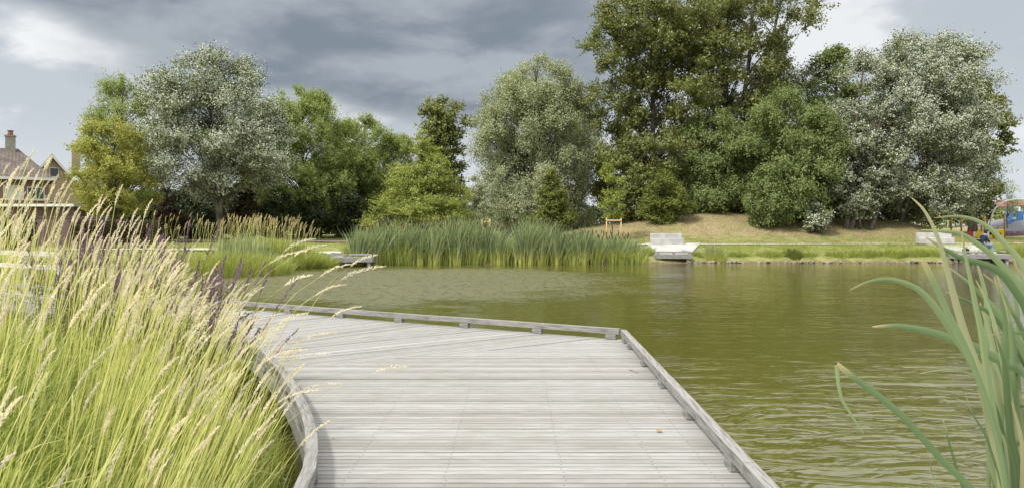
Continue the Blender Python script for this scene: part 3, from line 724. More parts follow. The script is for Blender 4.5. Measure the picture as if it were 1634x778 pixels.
# dark shrubs under the left trees
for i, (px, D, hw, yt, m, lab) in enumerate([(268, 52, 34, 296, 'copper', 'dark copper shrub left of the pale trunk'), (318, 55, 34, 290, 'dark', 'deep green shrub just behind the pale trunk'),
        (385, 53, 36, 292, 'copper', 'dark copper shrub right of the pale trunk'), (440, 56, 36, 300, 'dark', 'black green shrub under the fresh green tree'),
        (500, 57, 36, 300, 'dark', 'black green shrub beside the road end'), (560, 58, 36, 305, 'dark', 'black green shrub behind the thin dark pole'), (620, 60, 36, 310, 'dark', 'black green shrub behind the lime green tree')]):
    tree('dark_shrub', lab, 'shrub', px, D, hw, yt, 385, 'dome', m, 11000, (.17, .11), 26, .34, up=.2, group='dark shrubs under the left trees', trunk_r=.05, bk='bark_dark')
# --- willows
tree('silver_willow', 'large rounded silvery willow in the middle of the far bank', 'tree', 853, 64, 108, 84, 368, 'egg', 'willow', 260000, (.22, .07), 320, .15, droop=.35, up=.8, lump=.08, bk='bark_dark', tight=.17)
tree('silver_willow', 'darker silvery willow half hidden by the large one', 'tree', 925, 74, 54, 152, 362, 'egg', 'willow', 44000, (.28, .07), 60, .2, droop=.45, up=.8, bk='bark_dark')
tree('hornbeam', 'small cone shaped dark green tree in front of the silvery willow', 'tree', 880, 52.5, 46, 266, 368, 'cone', 'hornbeam', 30000, (.13, .08), 80, .22, up=.2, flat=.5, lump=.14)
tree('bushy_willow', 'low grey green willow bush left of the cone shaped tree', 'shrub', 758, 58, 30, 276, 372, 'dome', 'willow', 12000, (.2, .06), 24, .3, droop=.2, trunk_r=.05)
# --- the mound
tree('tall_poplar', 'tallest poplar with dense leafy column and top out of the picture', 'tree', 1042, 62, 108, -55, 345, 'column', 'poplar', 160000, (.19, .15), 250, .155, up=.3, lump=.2, trunk_r=.34)
tree('tall_poplar', 'tall open poplar with dark limbs reaching out of the picture', 'tree', 1172, 64, 160, -85, 225, 'vase', 'poplar', 52000, (.21, .17), 150, .12, up=.2, lump=.32, trunk_r=.38, stems=[((0, 0), (-1.6, 0)), ((0, 0), (2.2, 0)), ((0, 0), (5.2, .6))])
tree('grey_poplar', 'grey leaved poplar showing behind the rounded ash trees', 'tree', 1250, 67, 84, 62, 300, 'dome', 'silver', 48000, (.18, .13), 90, .17, up=.4, back_up=.2, lump=.25, bk='bark_pale')
tree('young_tree', 'slender young tree growing at its wooden stakes', 'tree', 977, 50, 22, 248, 350, 'column', 'lime', 4200, (.15, .09), 26, .36, up=.2, trunk_r=.045, lump=.3)
tree('green_tree', 'tall leafy green tree behind the white poplar on the mound', 'tree', 1334, 66, 66, 70, 330, 'dome', 'ash', 50000, (.2, .13), 100, .22, up=.5)
tree('ash_tree', 'dark ash tree with drooping sprays behind the mound top', 'tree', 1138, 58, 72, 168, 346, 'dome', 'ash', 70000, (.22, .09), 80, .22, droop=.3, up=.6, lump=.2, bk='bark_dark')
tree('ash_tree', 'larger rounded ash tree with layered lobes on the mound', 'tree', 1252, 55, 98, 138, 354, 'dome', 'ash', 110000, (.21, .085), 100, .20, droop=.3, up=.7, lump=.22, bk='bark_dark')
tree('round_bush', 'dense dark bush at the left foot of the mound', 'shrub', 1062, 54.5, 42, 272, 360, 'dome', 'dense', 20000, (.14, .1), 44, .26, up=.4, trunk_r=.06)
tree('round_bush', 'drooping green bush in front of the larger ash tree', 'shrub', 1222, 52.5, 42, 258, 362, 'dome', 'ash', 20000, (.2, .08), 36, .28, droop=.3, up=.5, trunk_r=.06)
tree('round_bush', 'low leafy bush joining the tall poplar and the dense bush', 'shrub', 1010, 58, 36, 290, 352, 'dome', 'poplar', 12000, (.16, .12), 30, .3, trunk_r=.05)
tree('white_poplar', 'huge white poplar leaning over the right end of the mound', 'tree', 1456, 56, 134, 52, 335, 'egg', 'silver', 270000, (.125, .095), 260, .15, up=.5, lump=.16, bk='bark', trunk_r=.19,
     stems=[((-7.0, -3.2), (-4.2, -.5)), ((-6.8, -3.2), (-.8, 0)), ((-5.4, -3.3), (2.8, .5)), ((-2.0, -1), (4.5, 0))], root_z=-1.3, back_up=.26, wind=(.9, 0))
tree('white_poplar', 'low silvery sprays hanging at the left foot of the leaning white poplar', 'tree', 1372, 53, 52, 190, 346, 'dome', 'silver', 36000, (.14, .105), 50, .24, up=.4, back_up=.32, trunk_r=.1, bk='bark')
tree('green_tree', 'leafy green tree behind the white poplar near the playground', 'tree', 1552, 66, 58, 116, 335, 'dome', 'poplar', 40000, (.24, .19), 60, .24, lump=.2)
tree('silver_bush', 'small silvery bush on the mound slope', 'shrub', 1305, 51.5, 27, 322, 366, 'dome', 'silver', 5200, (.14, .11), 24, .3, back_up=.5, up=.2, trunk_r=.03)
tree('pale_sapling', 'thin pale tree by the blue playground frame', 'tree', 1607, 72, 26, 285, 338, 'dome', 'palegreen', 1900, (.17, .06), 30, .3, up=.2, trunk_r=.05, bk='bark_pale')
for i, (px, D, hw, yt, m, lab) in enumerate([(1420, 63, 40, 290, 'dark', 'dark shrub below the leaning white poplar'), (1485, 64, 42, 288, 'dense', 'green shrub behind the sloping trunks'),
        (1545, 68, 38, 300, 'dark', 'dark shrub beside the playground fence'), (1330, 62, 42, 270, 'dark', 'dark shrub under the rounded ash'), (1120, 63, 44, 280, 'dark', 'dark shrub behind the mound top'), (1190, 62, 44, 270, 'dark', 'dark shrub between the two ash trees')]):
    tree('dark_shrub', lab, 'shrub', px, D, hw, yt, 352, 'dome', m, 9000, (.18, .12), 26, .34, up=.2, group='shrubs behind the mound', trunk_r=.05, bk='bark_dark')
tree('silver_bush', 'small pale bush between the sloping trunks and the playground', 'shrub', 1448, 60, 22, 326, 356, 'dome', 'willow', 3500, (.14, .09), 20, .3, trunk_r=.03)

# ------------------------------------------------------------------ grasses
def ribbons(base, h, lean, width, K=5, curl=.0, r=rng, taper=True, pw=1.9):
    """base (n,3), h (n,), lean (n,2) horizontal tip offset, width (n,)"""
    n = len(base); s = np.linspace(0, 1, K + 1)
    ln = np.linalg.norm(lean, axis=1); a = r.uniform(0, np.pi, n); side = np.stack([np.cos(a), np.sin(a) * .5, np.zeros(n)], 1)
    rise = s - curl * s ** 3
    C_ = np.zeros((n, K + 1, 3))
    hh = np.sqrt(np.maximum(h ** 2 - (ln * .8) ** 2, (h * .35) ** 2))
    C_[:, :, 0] = base[:, None, 0] + lean[:, None, 0] * s[None] ** pw
    C_[:, :, 1] = base[:, None, 1] + lean[:, None, 1] * s[None] ** pw
    C_[:, :, 2] = base[:, None, 2] + hh[:, None] * rise[None]
    wv = (1 - s ** 2.2) * .92 + .08 if taper else np.ones_like(s)
    wv = wv * np.minimum(1, .55 + 1.6 * s)
    W = width[:, None, None] * wv[None, :, None] * side[:, None, :] * .5
    V = np.stack([C_ - W, C_ + W], 2)              # n,K+1,2,3
    i0 = (np.arange(n) * (K + 1) * 2)[:, None] + (np.arange(K) * 2)[None]
    Q = np.stack([i0, i0 + 1, i0 + 3, i0 + 2], -1).reshape(-1, 4)
    return V.reshape(-1, 3), Q, C_
def joinVQ(parts):
    Vs, Qs, Ms, o = [], [], [], 0
    for V, Q, m in parts: Vs.append(V); Qs.append(Q + o); Ms.append(np.full(len(Q), m)); o += len(V)
    return np.concatenate(Vs), np.concatenate(Qs), np.concatenate(Ms)
def heads(tip, d, L_, rad, nsp, sl, r=rng, nod=.25):
    """feathery seed heads: nsp small spikelets round an axis that starts at tip and runs along d"""
    n = len(tip); d = unit(d); u = np.linspace(0, 1, nsp)[None] + r.normal(0, .012, (n, nsp))
    ax = tip[:, None] + d[:, None] * (u * L_[:, None])[..., None]
    ax[..., 0] += nod * (u ** 2) * L_[:, None]; ax[..., 2] -= nod * .7 * (u ** 2.2) * L_[:, None]
    o = unit(r.normal(0, 1, (n, nsp, 3))); o = unit(o - (o * d[:, None]).sum(-1, keepdims=True) * d[:, None])
    prof = np.clip(np.sin(np.pi * np.clip(u * .93 + .05, 0, 1)) ** .6, .15, 1) * (1 + .35 * np.sin(u * 40 + r.uniform(0, 6, (n, 1))))
    c = ax + o * (rad[:, None] * prof * r.uniform(.4, 1.05, (n, nsp)))[..., None]
    axs = unit(d[:, None] + o * .32 + r.normal(0, .12, (n, nsp, 3))); nr = unit(o + r.normal(0, .5, (n, nsp, 3)))
    ls = np.broadcast_to(sl[:, None], (n, nsp)) * r.uniform(.7, 1.3, (n, nsp))
    return leaves_mesh(c.reshape(-1, 3), axs.reshape(-1, 3), nr.reshape(-1, 3), ls.ravel(), ls.ravel() * .42)
def nearest_shore_inside(X, Y, lo, hi):
    d = sdist(X, Y); return (d > lo) & (d < hi)

# foreground stand of reed canary grass, left of the boardwalk
def fg_points(n, r, dlo=-.25, dmin=1.15, dmax=12.5, pw=1.5, bound=0.0):
    out = []
    while len(out) < n:
        m = (n - len(out)) * 4 + 100
        D = dmin + (dmax - dmin) * r.random(m) ** pw; px = r.uniform(-420, 620, m); X = PX(px, D)
        ok = (sdist(X, D) > dlo) & (X < -1.25) & (X > -15)
        out += list(zip(X[ok], D[ok]))
    a = np.array(out[:n]); return a[:, 0], a[:, 1]
def fgz(X, Y): return np.maximum(height(X, Y), 0.0)
r = np.random.default_rng(11)
def tallness(X, Y):
    """how tall the stand grows: highest well back from the water"""
    d = sdist(X, Y); return 1.10 + .46 * ss(d, 0.1, 1.9) + .22 * ss(-X, 2.0, 3.2)
parts = []
X, Y = fg_points(9000, r, pw=1.1, dmax=5.6); b = np.stack([X, Y, fgz(X, Y) - .02], 1)
h = r.uniform(.55, 1.2, len(X)) * tallness(X, Y) * .70; l = np.stack([r.normal(.16, .20, len(X)) * h, r.normal(0, .20, len(X)) * h], 1)
V, Q, _ = ribbons(b, h, l, r.uniform(.007, .015, len(X)), 6, curl=.20, r=r); parts.append((V, Q, 0))
X, Y = fg_points(2600, r, pw=1.1, dmin=5, dmax=11); k_ = X / Y > -.60; X, Y = X[k_], Y[k_]; b = np.stack([X, Y, fgz(X, Y) - .02], 1)
h = r.uniform(.5, 1.0, len(X)) * .8; l = np.stack([r.normal(.22, .20, len(X)) * h, r.normal(0, .20, len(X)) * h], 1)
V, Q, _ = ribbons(b, h, l, r.uniform(.009, .016, len(X)), 6, curl=.20, r=r); parts.append((V, Q, 0))
# sedge growing out of the shallow water along the edge
X = r.uniform(-2.3, -1.32, 1500); Y = r.uniform(2.6, 6.6, 1500); d_ = sdist(X, Y); k_ = (d_ > -.55) & (d_ < .1) & (X < np.interp(Y, [2.6, 4.3, 5.0, 6.0, 6.9], [-1.28, -1.40, -1.65, -2.0, -2.45])); X, Y = X[k_], Y[k_]
b = np.stack([X, Y, np.full(len(X), -.03)], 1); h = r.uniform(.35, .95, len(X)); l = np.stack([r.normal(.08, .18, len(X)) * h, r.normal(0, .2, len(X)) * h], 1)
V, Q, _ = ribbons(b, h, l, r.uniform(.007, .013, len(X)), 6, curl=.25, r=r); parts.append((V, Q, 4))
# broad leaves carried high on the stems
X, Y = fg_points(2600, r, pw=1.1, dmax=5.4); b = np.stack([X, Y, fgz(X, Y) + r.uniform(.15, .75, len(X)) * tallness(X, Y) * .72], 1)
h = r.uniform(.22, .46, len(X)); l = np.stack([r.normal(.20, .18, len(X)), r.normal(0, .14, len(X))], 1)
V, Q, _ = ribbons(b, h, l, r.uniform(.010, .019, len(X)), 5, curl=.5, r=r); parts.append((V, Q, 0))
# dead and bent straw
X, Y = fg_points(900, r, pw=1.0, dmin=1.4, dmax=5.4); b = np.stack([X, Y, fgz(X, Y)], 1); n = len(X); h = r.uniform(.5, 1.2, n); l = np.stack([r.normal(.25, .45, n), r.normal(0, .3, n)], 1)
V, Q, _ = ribbons(b, h, l, r.uniform(.004, .008, n), 6, curl=.3, r=r); parts.append((V, Q, 3))
# stems with heads
X, Y = fg_points(2500, r, dlo=-.12, pw=1.0, dmin=1.45, dmax=5.4); k_ = ~((X / Y < -.64) & (r.random(len(X)) < .62) & (Y > 1.9)); X, Y = X[k_], Y[k_]; b = np.stack([X, Y, fgz(X, Y)], 1); n = len(X)
h = tallness(X, Y) * np.clip(r.normal(1.0, .11, n), .70, 1.30); l = np.stack([h * np.clip(r.normal(.15, .075, n) + .16 * ss(X, -3.2, -1.5), -.05, .6), h * r.normal(0, .10, n)], 1)
V, Q, Cc = ribbons(b, h, l, r.uniform(.0034, .0052, n), 8, r=r, taper=False, pw=1.45); parts.append((V, Q, 1))
has = (r.random(n) < np.where(Y < 2.7, .26, .74)) & (h > 1.12)
tip = Cc[has, -1]; dd = Cc[has, -1] - Cc[has, -2]; nh = len(tip)
V, Q = heads(tip, dd, r.uniform(.10, .20, nh), r.uniform(.0048, .0086, nh), 130, np.full(nh, .0125), r=r, nod=.16); parts.append((V, Q, 2))
X, Y = fg_points(420, r, dlo=-.1, pw=1.0, dmin=5.2, dmax=9); k_ = X / Y > -.60; X, Y = X[k_], Y[k_]; b = np.stack([X, Y, fgz(X, Y)], 1); n = len(X)
h = 1.15 * np.clip(r.normal(.99, .12, n), .55, 1.3); l = np.stack([h * np.clip(r.normal(.30, .10, n), .02, .6), h * r.normal(0, .10, n)], 1)
V, Q, Cc = ribbons(b, h, l, r.uniform(.005, .007, n), 6, r=r, taper=False, pw=1.45); parts.append((V, Q, 1))
V, Q = heads(Cc[:, -1], Cc[:, -1] - Cc[:, -2], r.uniform(.10, .17, n), r.uniform(.007, .010, n), 50, np.full(n, .020), r=r, nod=.3); parts.append((V, Q, 2))
# loose stems that lean over the water and the deck
sp_px = [((512, 440), 3.4), ((470, 408), 3.6), ((560, 424), 3.9), ((545, 446), 3.0), ((600, 592), 3.3), ((478, 545), 3.2), ((505, 470), 3.7), ((455, 455), 3.2), ((430, 420), 3.4), ((530, 505), 3.6), ((470, 575), 3.5), ((440, 520), 3.0), ((490, 620), 3.4), ((445, 640), 3.3), ((425, 575), 2.9), ((455, 400), 4.0)]
tp = np.array([P(px_, py_, D_) for (px_, py_), D_ in sp_px]); nS = len(tp)
hb = np.full(nS, .25); bs_ = np.stack([np.minimum(tp[:, 0] - r.uniform(.55, .8, nS), -1.55), tp[:, 1] + r.uniform(-.2, .3, nS), hb], 1)
K = 10; s = np.linspace(0, 1, K + 1)
Cs = np.zeros((nS, K + 1, 3))
for k in range(K + 1):
    f = s[k]; Cs[:, k] = bs_ + (tp - bs_) * np.array([f ** 1.8, f, 1 - (1 - f) ** 1.35]) if False else np.stack([bs_[:, 0] + (tp[:, 0] - bs_[:, 0]) * f ** 1.8, bs_[:, 1] + (tp[:, 1] - bs_[:, 1]) * f, bs_[:, 2] + (tp[:, 2] - bs_[:, 2]) * (1 - (1 - f) ** 1.3)], 1)
W = np.zeros_like(Cs); W[..., 0] = .0018; W[..., 2] = .0006
V = np.stack([Cs - W, Cs + W], 2).reshape(-1, 3); i0 = (np.arange(nS) * (K + 1) * 2)[:, None] + (np.arange(K) * 2)[None]
Q = np.stack([i0, i0 + 1, i0 + 3, i0 + 2], -1).reshape(-1, 4); parts.append((V, Q, 1))
V, Q = heads(Cs[:, -1], Cs[:, -1] - Cs[:, -3], r.uniform(.12, .17, nS), r.uniform(.007, .010, nS), 100, np.full(nS, .012), r=r, nod=.35); parts.append((V, Q, 2))
V, Q, Mi = joinVQ(parts)
tag(link('tall_grass', np_mesh('tall_grass', V, Q, Mi), [M['blade'], M['stem'], M['head'], M['drygrass'], M['bankgrass']]), 'tall yellow green grass with cream feathery seed heads left of the boardwalk', 'grass', kind='stuff')

def clump(name, label, cat, cx, cy, rx, ry, n, h, wd, m, kind='stuff', lean=(.0, .12), curl=.15, z=None, seed=1, headm=None, nh=0, hh=1.0, group=None, hl=(.12, .2), hr=(.012, .02), headz=None):
    r = np.random.default_rng(seed); a = r.uniform(0, 6.28, n); q = np.sqrt(r.random(n)); X = cx + rx * q * np.cos(a); Y = cy + ry * q * np.sin(a)
    zz = np.maximum(height(X, Y), -.1) if z is None else np.full(n, z); b = np.stack([X, Y, zz], 1)
    H_ = h * r.uniform(.55, 1.08, n) * (1 - .35 * q ** 3); out = np.stack([np.cos(a), np.sin(a)], 1) * q[:, None]
    l = out * lean[1] * H_[:, None] * 1.6 + np.stack([r.normal(lean[0], lean[1], n) * H_, r.normal(0, lean[1], n) * H_], 1)
    V, Q, _ = ribbons(b, H_, l, wd * r.uniform(.6, 1.3, n), 5, curl=curl, r=r); parts = [(V, Q, 0)]; mats = [M[m]]
    if nh:
        k = r.integers(0, n, nh); b2 = b[k]; h2 = h * hh * r.uniform(.85, 1.12, nh); l2 = np.stack([r.normal(lean[0] + .05, .09, nh) * h2, r.normal(0, .08, nh) * h2], 1)
        V, Q, C2 = ribbons(b2, h2, l2, np.full(nh, wd * .4), 5, r=r, taper=False); parts.append((V, Q, 1))
        V, Q = heads(C2[:, -1], C2[:, -1] - C2[:, -2], r.uniform(*hl, nh), r.uniform(*hr, nh), 26, np.full(nh, .05), r=r, nod=.12); parts.append((V, Q, 2)); mats += [M['stem'], M[headm]]
    V, Q, Mi = joinVQ(parts)
    o = link(name, np_mesh(name, V, Q, Mi), mats); return tag(o, label, cat, group, kind)
# grasses on the left bank, beyond the foreground stand
clump('grass_clump', 'lush green grass clump with tan plumes left of the small dock', 'grass', PX(432, 34.2), 34.4, 2.4, 1.5, 7500, 1.55, .026, 'bankgrass', lean=(0.02, .2), curl=.3, seed=41, headm='tanhead', nh=130, hh=1.18, hl=(.2, .32), hr=(.02, .032))
clump('grass_clump', 'shorter bright green grass clump against the small dock', 'grass', PX(492, 34.6), 34.9, 1.4, 1.0, 3200, 1.25, .024, 'bankgrass', lean=(0.0, .25), curl=.35, seed=42)
clump('reed_clump', 'blue green reeds behind the foreground grass heads', 'reeds', PX(376, 31.5), 32.2, 1.3, 1.2, 1700, 1.75, .032, 'cattail', lean=(.05, .14), seed=43)
clump('grass_clump', 'mixed tall grass with tan plumes behind the foreground stand', 'grass', PX(315, 28), 30, 3.2, 2.2, 5600, 1.65, .022, 'bankgrass', lean=(.05, .2), curl=.3, seed=44, headm='tanhead', nh=110, hh=1.3, hl=(.16, .28), hr=(.016, .028))
clump('grass_clump', 'green waterside grass at the right end of the left dock', 'grass', PX(570, 36.6), 36.9, .8, .7, 900, 1.35, .026, 'bankgrass', lean=(.0, .2), curl=.2, seed=45)
clump('grass_clump', 'green meadow behind the pale railing', 'grass', -17, 25.5, 5.5, 4.0, 9000, .7, .02, 'bankgrass', lean=(.05, .22), curl=.3, seed=46, headm='tanhead', nh=200, hh=1.25, hl=(.12, .2), hr=(.012, .02))
clump('grass_clump', 'green growth between the boardwalk and the grass stand', 'grass', -6.4, 8.6, 1.6, 1.3, 2500, .7, .014, 'blade', lean=(.05, .2), curl=.3, seed=47)

# cattail bed on the far bank
r = np.random.default_rng(21); parts = []
def bed_pts(n, x0, x1, back):
    X = r.uniform(x0, x1, n); sh = np.interp(X, [-10.2, -8.0, -5, 2, 7.4, 10.2], [35.2, 36.2, 37.6, 37.9, 38.6, 39.2]); Y = sh - .35 + back * r.random(n) ** 1.4; return X, Y
def bed(n, x0, x1, back, h0, wd, mi):
    nc_ = 120; cxs, cys = bed_pts(nc_, x0, x1, back); ci = r.integers(0, nc_, n); chh = r.uniform(.66, 1.12, nc_)
    ox, oy = r.normal(0, .14, n), r.normal(0, .13, n); X, Y = cxs[ci] + ox, np.maximum(cys[ci] + oy, cys.min()); tuft = chh[ci] * (.95 + .16 * wav(X, Y, 3, 56))
    
    b = np.stack([X, Y, np.full(n, -.05)], 1)
    h = h0(X) * tuft * r.uniform(.72, 1.1, n); l = np.stack([(r.normal(.08, .14, n) + ox * .9) * h, (r.normal(-.02, .12, n) + oy * .8) * h], 1)
    V, Q, Cc = ribbons(b, h, l, wd * r.uniform(.6, 1.3, n), 5, curl=.05, r=r); parts.append((V, Q, mi)); return Cc
hprof = lambda X: np.interp(X, [-9.3, -7.5, -4.5, -1, 2, 3.2, 5.5, 6.8, 7.6], [1.9, 2.35, 2.7, 2.6, 2.5, 1.95, 1.95, 1.75, 1.1])
bed(8500, -8.25, 7.3, 2.8, hprof, .062, 0)
bed(2600, -8.25, 7.5, .9, lambda X: hprof(X) * .55, .055, 1)
# brown heads
X, Y = bed_pts(260, -8.6, 6.6, 2.0); n = len(X); h = hprof(X) * r.uniform(.75, .98, n); b = np.stack([X, Y, np.full(n, 0.)], 1)
l = np.stack([r.normal(.05, .08, n) * h, r.normal(0, .08, n) * h], 1)
V, Q, Cc = ribbons(b, h, l, np.full(n, .012), 5, r=r, taper=False); parts.append((V, Q, 0))
tips = Cc[:, -1]; ringa = np.arange(6) * math.pi / 3
Vh = []; Qh = []
for i, q in enumerate(tips):
    o = len(Vh)
    for zz, rr_ in ((-.20, .01), (-.18, .021), (-.02, .021), (0, .008)):
        for a in ringa: Vh.append((q[0] + rr_ * math.cos(a), q[1] + rr_ * math.sin(a), q[2] + zz + .02))
    for k in range(3):
        for j in range(6): Qh.append((o + k * 6 + j, o + k * 6 + (j + 1) % 6, o + k * 6 + 6 + (j + 1) % 6, o + k * 6 + 6 + j))
parts.append((np.array(Vh), np.array(Qh), 2))
V, Q, Mi = joinVQ(parts)
M['youngreed'] = leaf_mat('yellow_green_reed_blade', (0.26, 0.32, 0.07), (0.36, 0.41, 0.10), (0.46, 0.46, 0.16), transl=.3)
tag(link('cattail_bed', np_mesh('cattail_bed', V, Q, Mi), [M['cattail'], M['youngreed'], M['brownhead']]), 'dense bed of cattails at the water edge below the willows', 'cattails', kind='stuff')
clump('reed_clump', 'small green reed tuft standing alone right of the middle dock', 'reeds', PX(1141, 39.5), 39.6, .62, .5, 620, 1.25, .034, 'cattail', lean=(.0, .17), seed=61, z=0)
clump('reed_clump', 'low dark reddish waterside tuft on the right bank', 'reeds', PX(1268, 39.6), 39.8, .5, .4, 500, .62, .03, 'dense', lean=(.0, .2), seed=62)
k = 0
for px_, w_, h_, m_ in [(1118, .5, .4, 'bankgrass'), (1175, .8, .42, 'bankgrass'), (1235, .9, .55, 'bankgrass'), (1290, .6, .4, 'bankgrass'), (1345, .9, .5, 'bankgrass'), (1382, 1.0, .62, 'bankgrass'), (1425, .8, .66, 'youngreed'),
                        (1460, .8, .68, 'youngreed'), (1495, .8, .7, 'youngreed'), (1625, 1.2, .9, 'bankgrass'), (1030, .6, .8, 'youngreed')]:
    k += 1
    clump('grass_clump', ['low', 'wide', 'taller'][k % 3] + ' bright green waterside grass tuft, ' + ['left of the lone reed tuft', 'right of the lone reed tuft', 'left of the reddish tuft', 'right of the reddish tuft', 'below the sloping trunks', 'right of the sloping trunks', 'below the path bend', 'left of the foreground cattail leaves', 'just behind the foreground cattail leaves', 'at the right dock', 'against the middle dock'][k - 1],
          'grass', PX(px_, 39.8), 39.9 + .15, w_, .5, int(520 * w_ / .6), h_, .026, m_, lean=(0, .25), curl=.25, seed=70 + k)
# short grass
def turf(name, label, n, xr, yr, dr2, h, wd, m, seed, thin=None):
    r = np.random.default_rng(seed); X = r.uniform(*xr, n); Y = r.uniform(*yr, n); d = sdist(X, Y); ok = (d > dr2[0]) & (d < dr2[1])
    ok &= r.random(n) < np.clip(.6 + .9 * wav(X, Y, 2.2, seed), .05, 1)
    # keep concrete clear
    ok &= ~((np.abs(X - PX(1074, 43)) < 1.9) & (Y < 46.5)); 
    pth = np.interp(X, [-24, -16, -10.5, -4, 3, 9, 20, 30, 38, 60], [34.8, 37, 38.6, 41, 43.5, 46, 46.6, 47, 48, 56]); ok &= np.abs(Y - pth) > .95
    ok &= ~((Y > 48.2) & (Y < 52.6) & (X < -3))
    X, Y = X[ok], Y[ok]; n = len(X)
    b = np.stack([X, Y, height(X, Y) - .01], 1); H_ = h * r.uniform(.5, 1.3, n)
    V, Q, _ = ribbons(b, H_, r.normal(0, .35, (n, 2)) * H_[:, None], np.full(n, wd), 2, r=r)
    tag(link(name, np_mesh(name, V, Q), M[m]), label, 'grass', kind='stuff')
turf('bank_grass', 'bright grass strip between the path and the water', 60000, (8, 36), (39, 46.5), (.35, 7.5), .16, .022, 'bankgrass', 81)
turf('mound_grass', 'dry straw coloured grass covering the mound', 90000, (0, 42), (46.5, 62), (7, 30), .13, .020, 'drygrass', 82)
turf('lawn_grass', 'short green lawn on the left bank', 50000, (-28, 4), (34, 60), (.5, 22), .12, .022, 'bankgrass', 83)
turf('lawn_grass', 'short green lawn behind the right dock', 22000, (27, 52), (40, 60), (.5, 22), .13, .024, 'bankgrass', 84)

# purple loosestrife
def loosestrife(px, D, zt, n, w, label, seed):
    r = np.random.default_rng(seed); X = PX(px, D); z0 = max(hz(X, D), 0); t = empty('purple_loosestrife', (X, D, z0)); tag(t, label, 'flower', 'purple loosestrife behind the grass')
    H_ = zt - z0; b = r.normal(0, w, (n, 3)) * np.array([1, .7, 0]); h = H_ * r.uniform(.5, 1.02, n); l = b[:, :2] * .8 + r.normal(.05, .10, (n, 2))
    V, Q, Cc = ribbons(b, h, l, np.full(n, .010), 6, r=r, taper=False); link('stems', np_mesh('stems', V, Q), M['reddish'], t)['kind'] = 'stuff'
    k = 26; i = np.repeat(np.arange(n), k); u = r.uniform(.25, .85, n * k) * 6; j = np.minimum(u.astype(int), 5); f = (u - j)[:, None]; c = Cc[i, j] * (1 - f) + Cc[i, j + 1] * f
    o = unit(r.normal(0, 1, (n * k, 3)) * np.array([1, 1, .2]) + np.array([0, 0, .3])); V, Q = leaves_mesh(c + o * .04, o, r.normal(0, 1, (n * k, 3)) + np.array([0, 0, 1]), np.full(n * k, .09), np.full(n * k, .02))
    link('leaves', np_mesh('leaves', V, Q), M['dense'], t)['kind'] = 'stuff'
    p0 = Cc[:, -2]; dd_ = Cc[:, -1] - Cc[:, -2]; V, Q = heads(p0, dd_, r.uniform(.22, .38, n), r.uniform(.013, .021, n), 90, np.full(n, .024), r=r, nod=.03)
    link('flower_spikes', np_mesh('flower_spikes', V, Q), M['purple'], t)['kind'] = 'stuff'
loosestrife(138, 7.5, PZ(352, 7.5), 60, .22, 'tall purple loosestrife in front of the brick wall', 91)
loosestrife(205, 8.5, PZ(365, 8.5), 46, .26, 'purple loosestrife right of the tallest purple one', 92)
loosestrife(262, 8.0, PZ(350, 8.0), 22, .2, 'sparse purple loosestrife before the dark copper shrub', 93)
loosestrife(318, 6.6, PZ(418, 6.6), 46, .2, 'lower purple loosestrife beside the boardwalk bend', 94)
loosestrife(100, 9.5, PZ(385, 9.5), 30, .22, 'faded purple loosestrife at the end of the pale railing', 95)

# ------------------------------------------------------------------ foreground cattail leaves (right)
cat_root = [empty('cattail_plant', (PX(1640, 2.05), 2.05, -.1)), empty('cattail_plant', (PX(1700, 2.45), 2.45, -.1))]
tag(cat_root[0], 'nearer cattail plant with a bent leaf reaching left over the water', 'cattail', 'cattails beside the camera'); tag(cat_root[1], 'cattail plant behind with leaves arching toward the seated person', 'cattail', 'cattails beside the camera')
def blade(root, pts, D, w, dvar=0.0, fold=.12, d2=None, droopy=False, minw=.10):
    """pts: photo points from tip to base; D: metres away"""
    n = len(pts); P3 = [P(x, y, D + dvar * (i / (n - 1)) ** 1.2) for i, (x, y) in enumerate(pts)]
    V2 = [Vector(p) for p in catmull([p for p in P3], 5)] if False else None
    # smooth in 3D
    out = []
    for i in range(n - 1):
        p0, p1, p2, p3 = [P3[min(max(j, 0), n - 1)] for j in (i - 1, i, i + 1, i + 2)]
        for k in range(5):
            t = k / 5; out.append(0.5 * ((2 * p1) + (p2 - p0) * t + (2 * p0 - 5 * p1 + 4 * p2 - p3) * t * t + (3 * p1 - p0 - 3 * p2 + p3) * t ** 3))
    out.append(P3[-1]); m = len(out); cum = [0]
    for a_, b_ in zip(out, out[1:]): cum.append(cum[-1] + (b_ - a_).length)
    V, Q, UV = [], [], []; wm_ = w * .92 / F * D; view = Vector((0, 1, 0)); ph = random.uniform(0, 6); tw = random.uniform(-.5, .5)
    for i, q in enumerate(out):
        d = (out[min(i + 1, m - 1)] - out[max(i - 1, 0)]).normalized(); side = d.cross(view).normalized()
        s = cum[i]; f = s / cum[-1]
        ww = wm_ * (minw + (1 - minw) * min(1, s / (.34 if cum[-1] > .5 else cum[-1] * .8)) ** .6)
        ang = tw * math.sin(f * 4 + ph); side = (Matrix.Rotation(ang, 3, d) @ side); nrm = d.cross(side)
        for j, (o, dn) in enumerate(((-.5, 0), (-.25, fold * .7), (0, fold), (.25, fold * .7), (.5, 0))):
            V.append(q + side * ww * o + nrm * ww * dn); UV.append(((o + .5) * (w / 14), 1 - f * cum[-1] / max(cum[-1], .6) if cum[-1] > .6 else 1 - f))
        if i:
            for j in range(4): k_ = i * 5 + j; Q.append((k_ - 5, k_ - 4, k_ + 1, k_))
    V = [v - root.location for v in V]
    me = np_mesh('leaf', [tuple(v) for v in V], Q, smooth=True); uvl = me.uv_layers.new(name='UVMap')
    UVa = np.array(UV); li = np.array(Q).ravel(); uvl.data.foreach_set('uv', UVa[li].astype(np.float32).ravel())
    return link('leaf', me, M['broad'], root)
A, B_ = cat_root
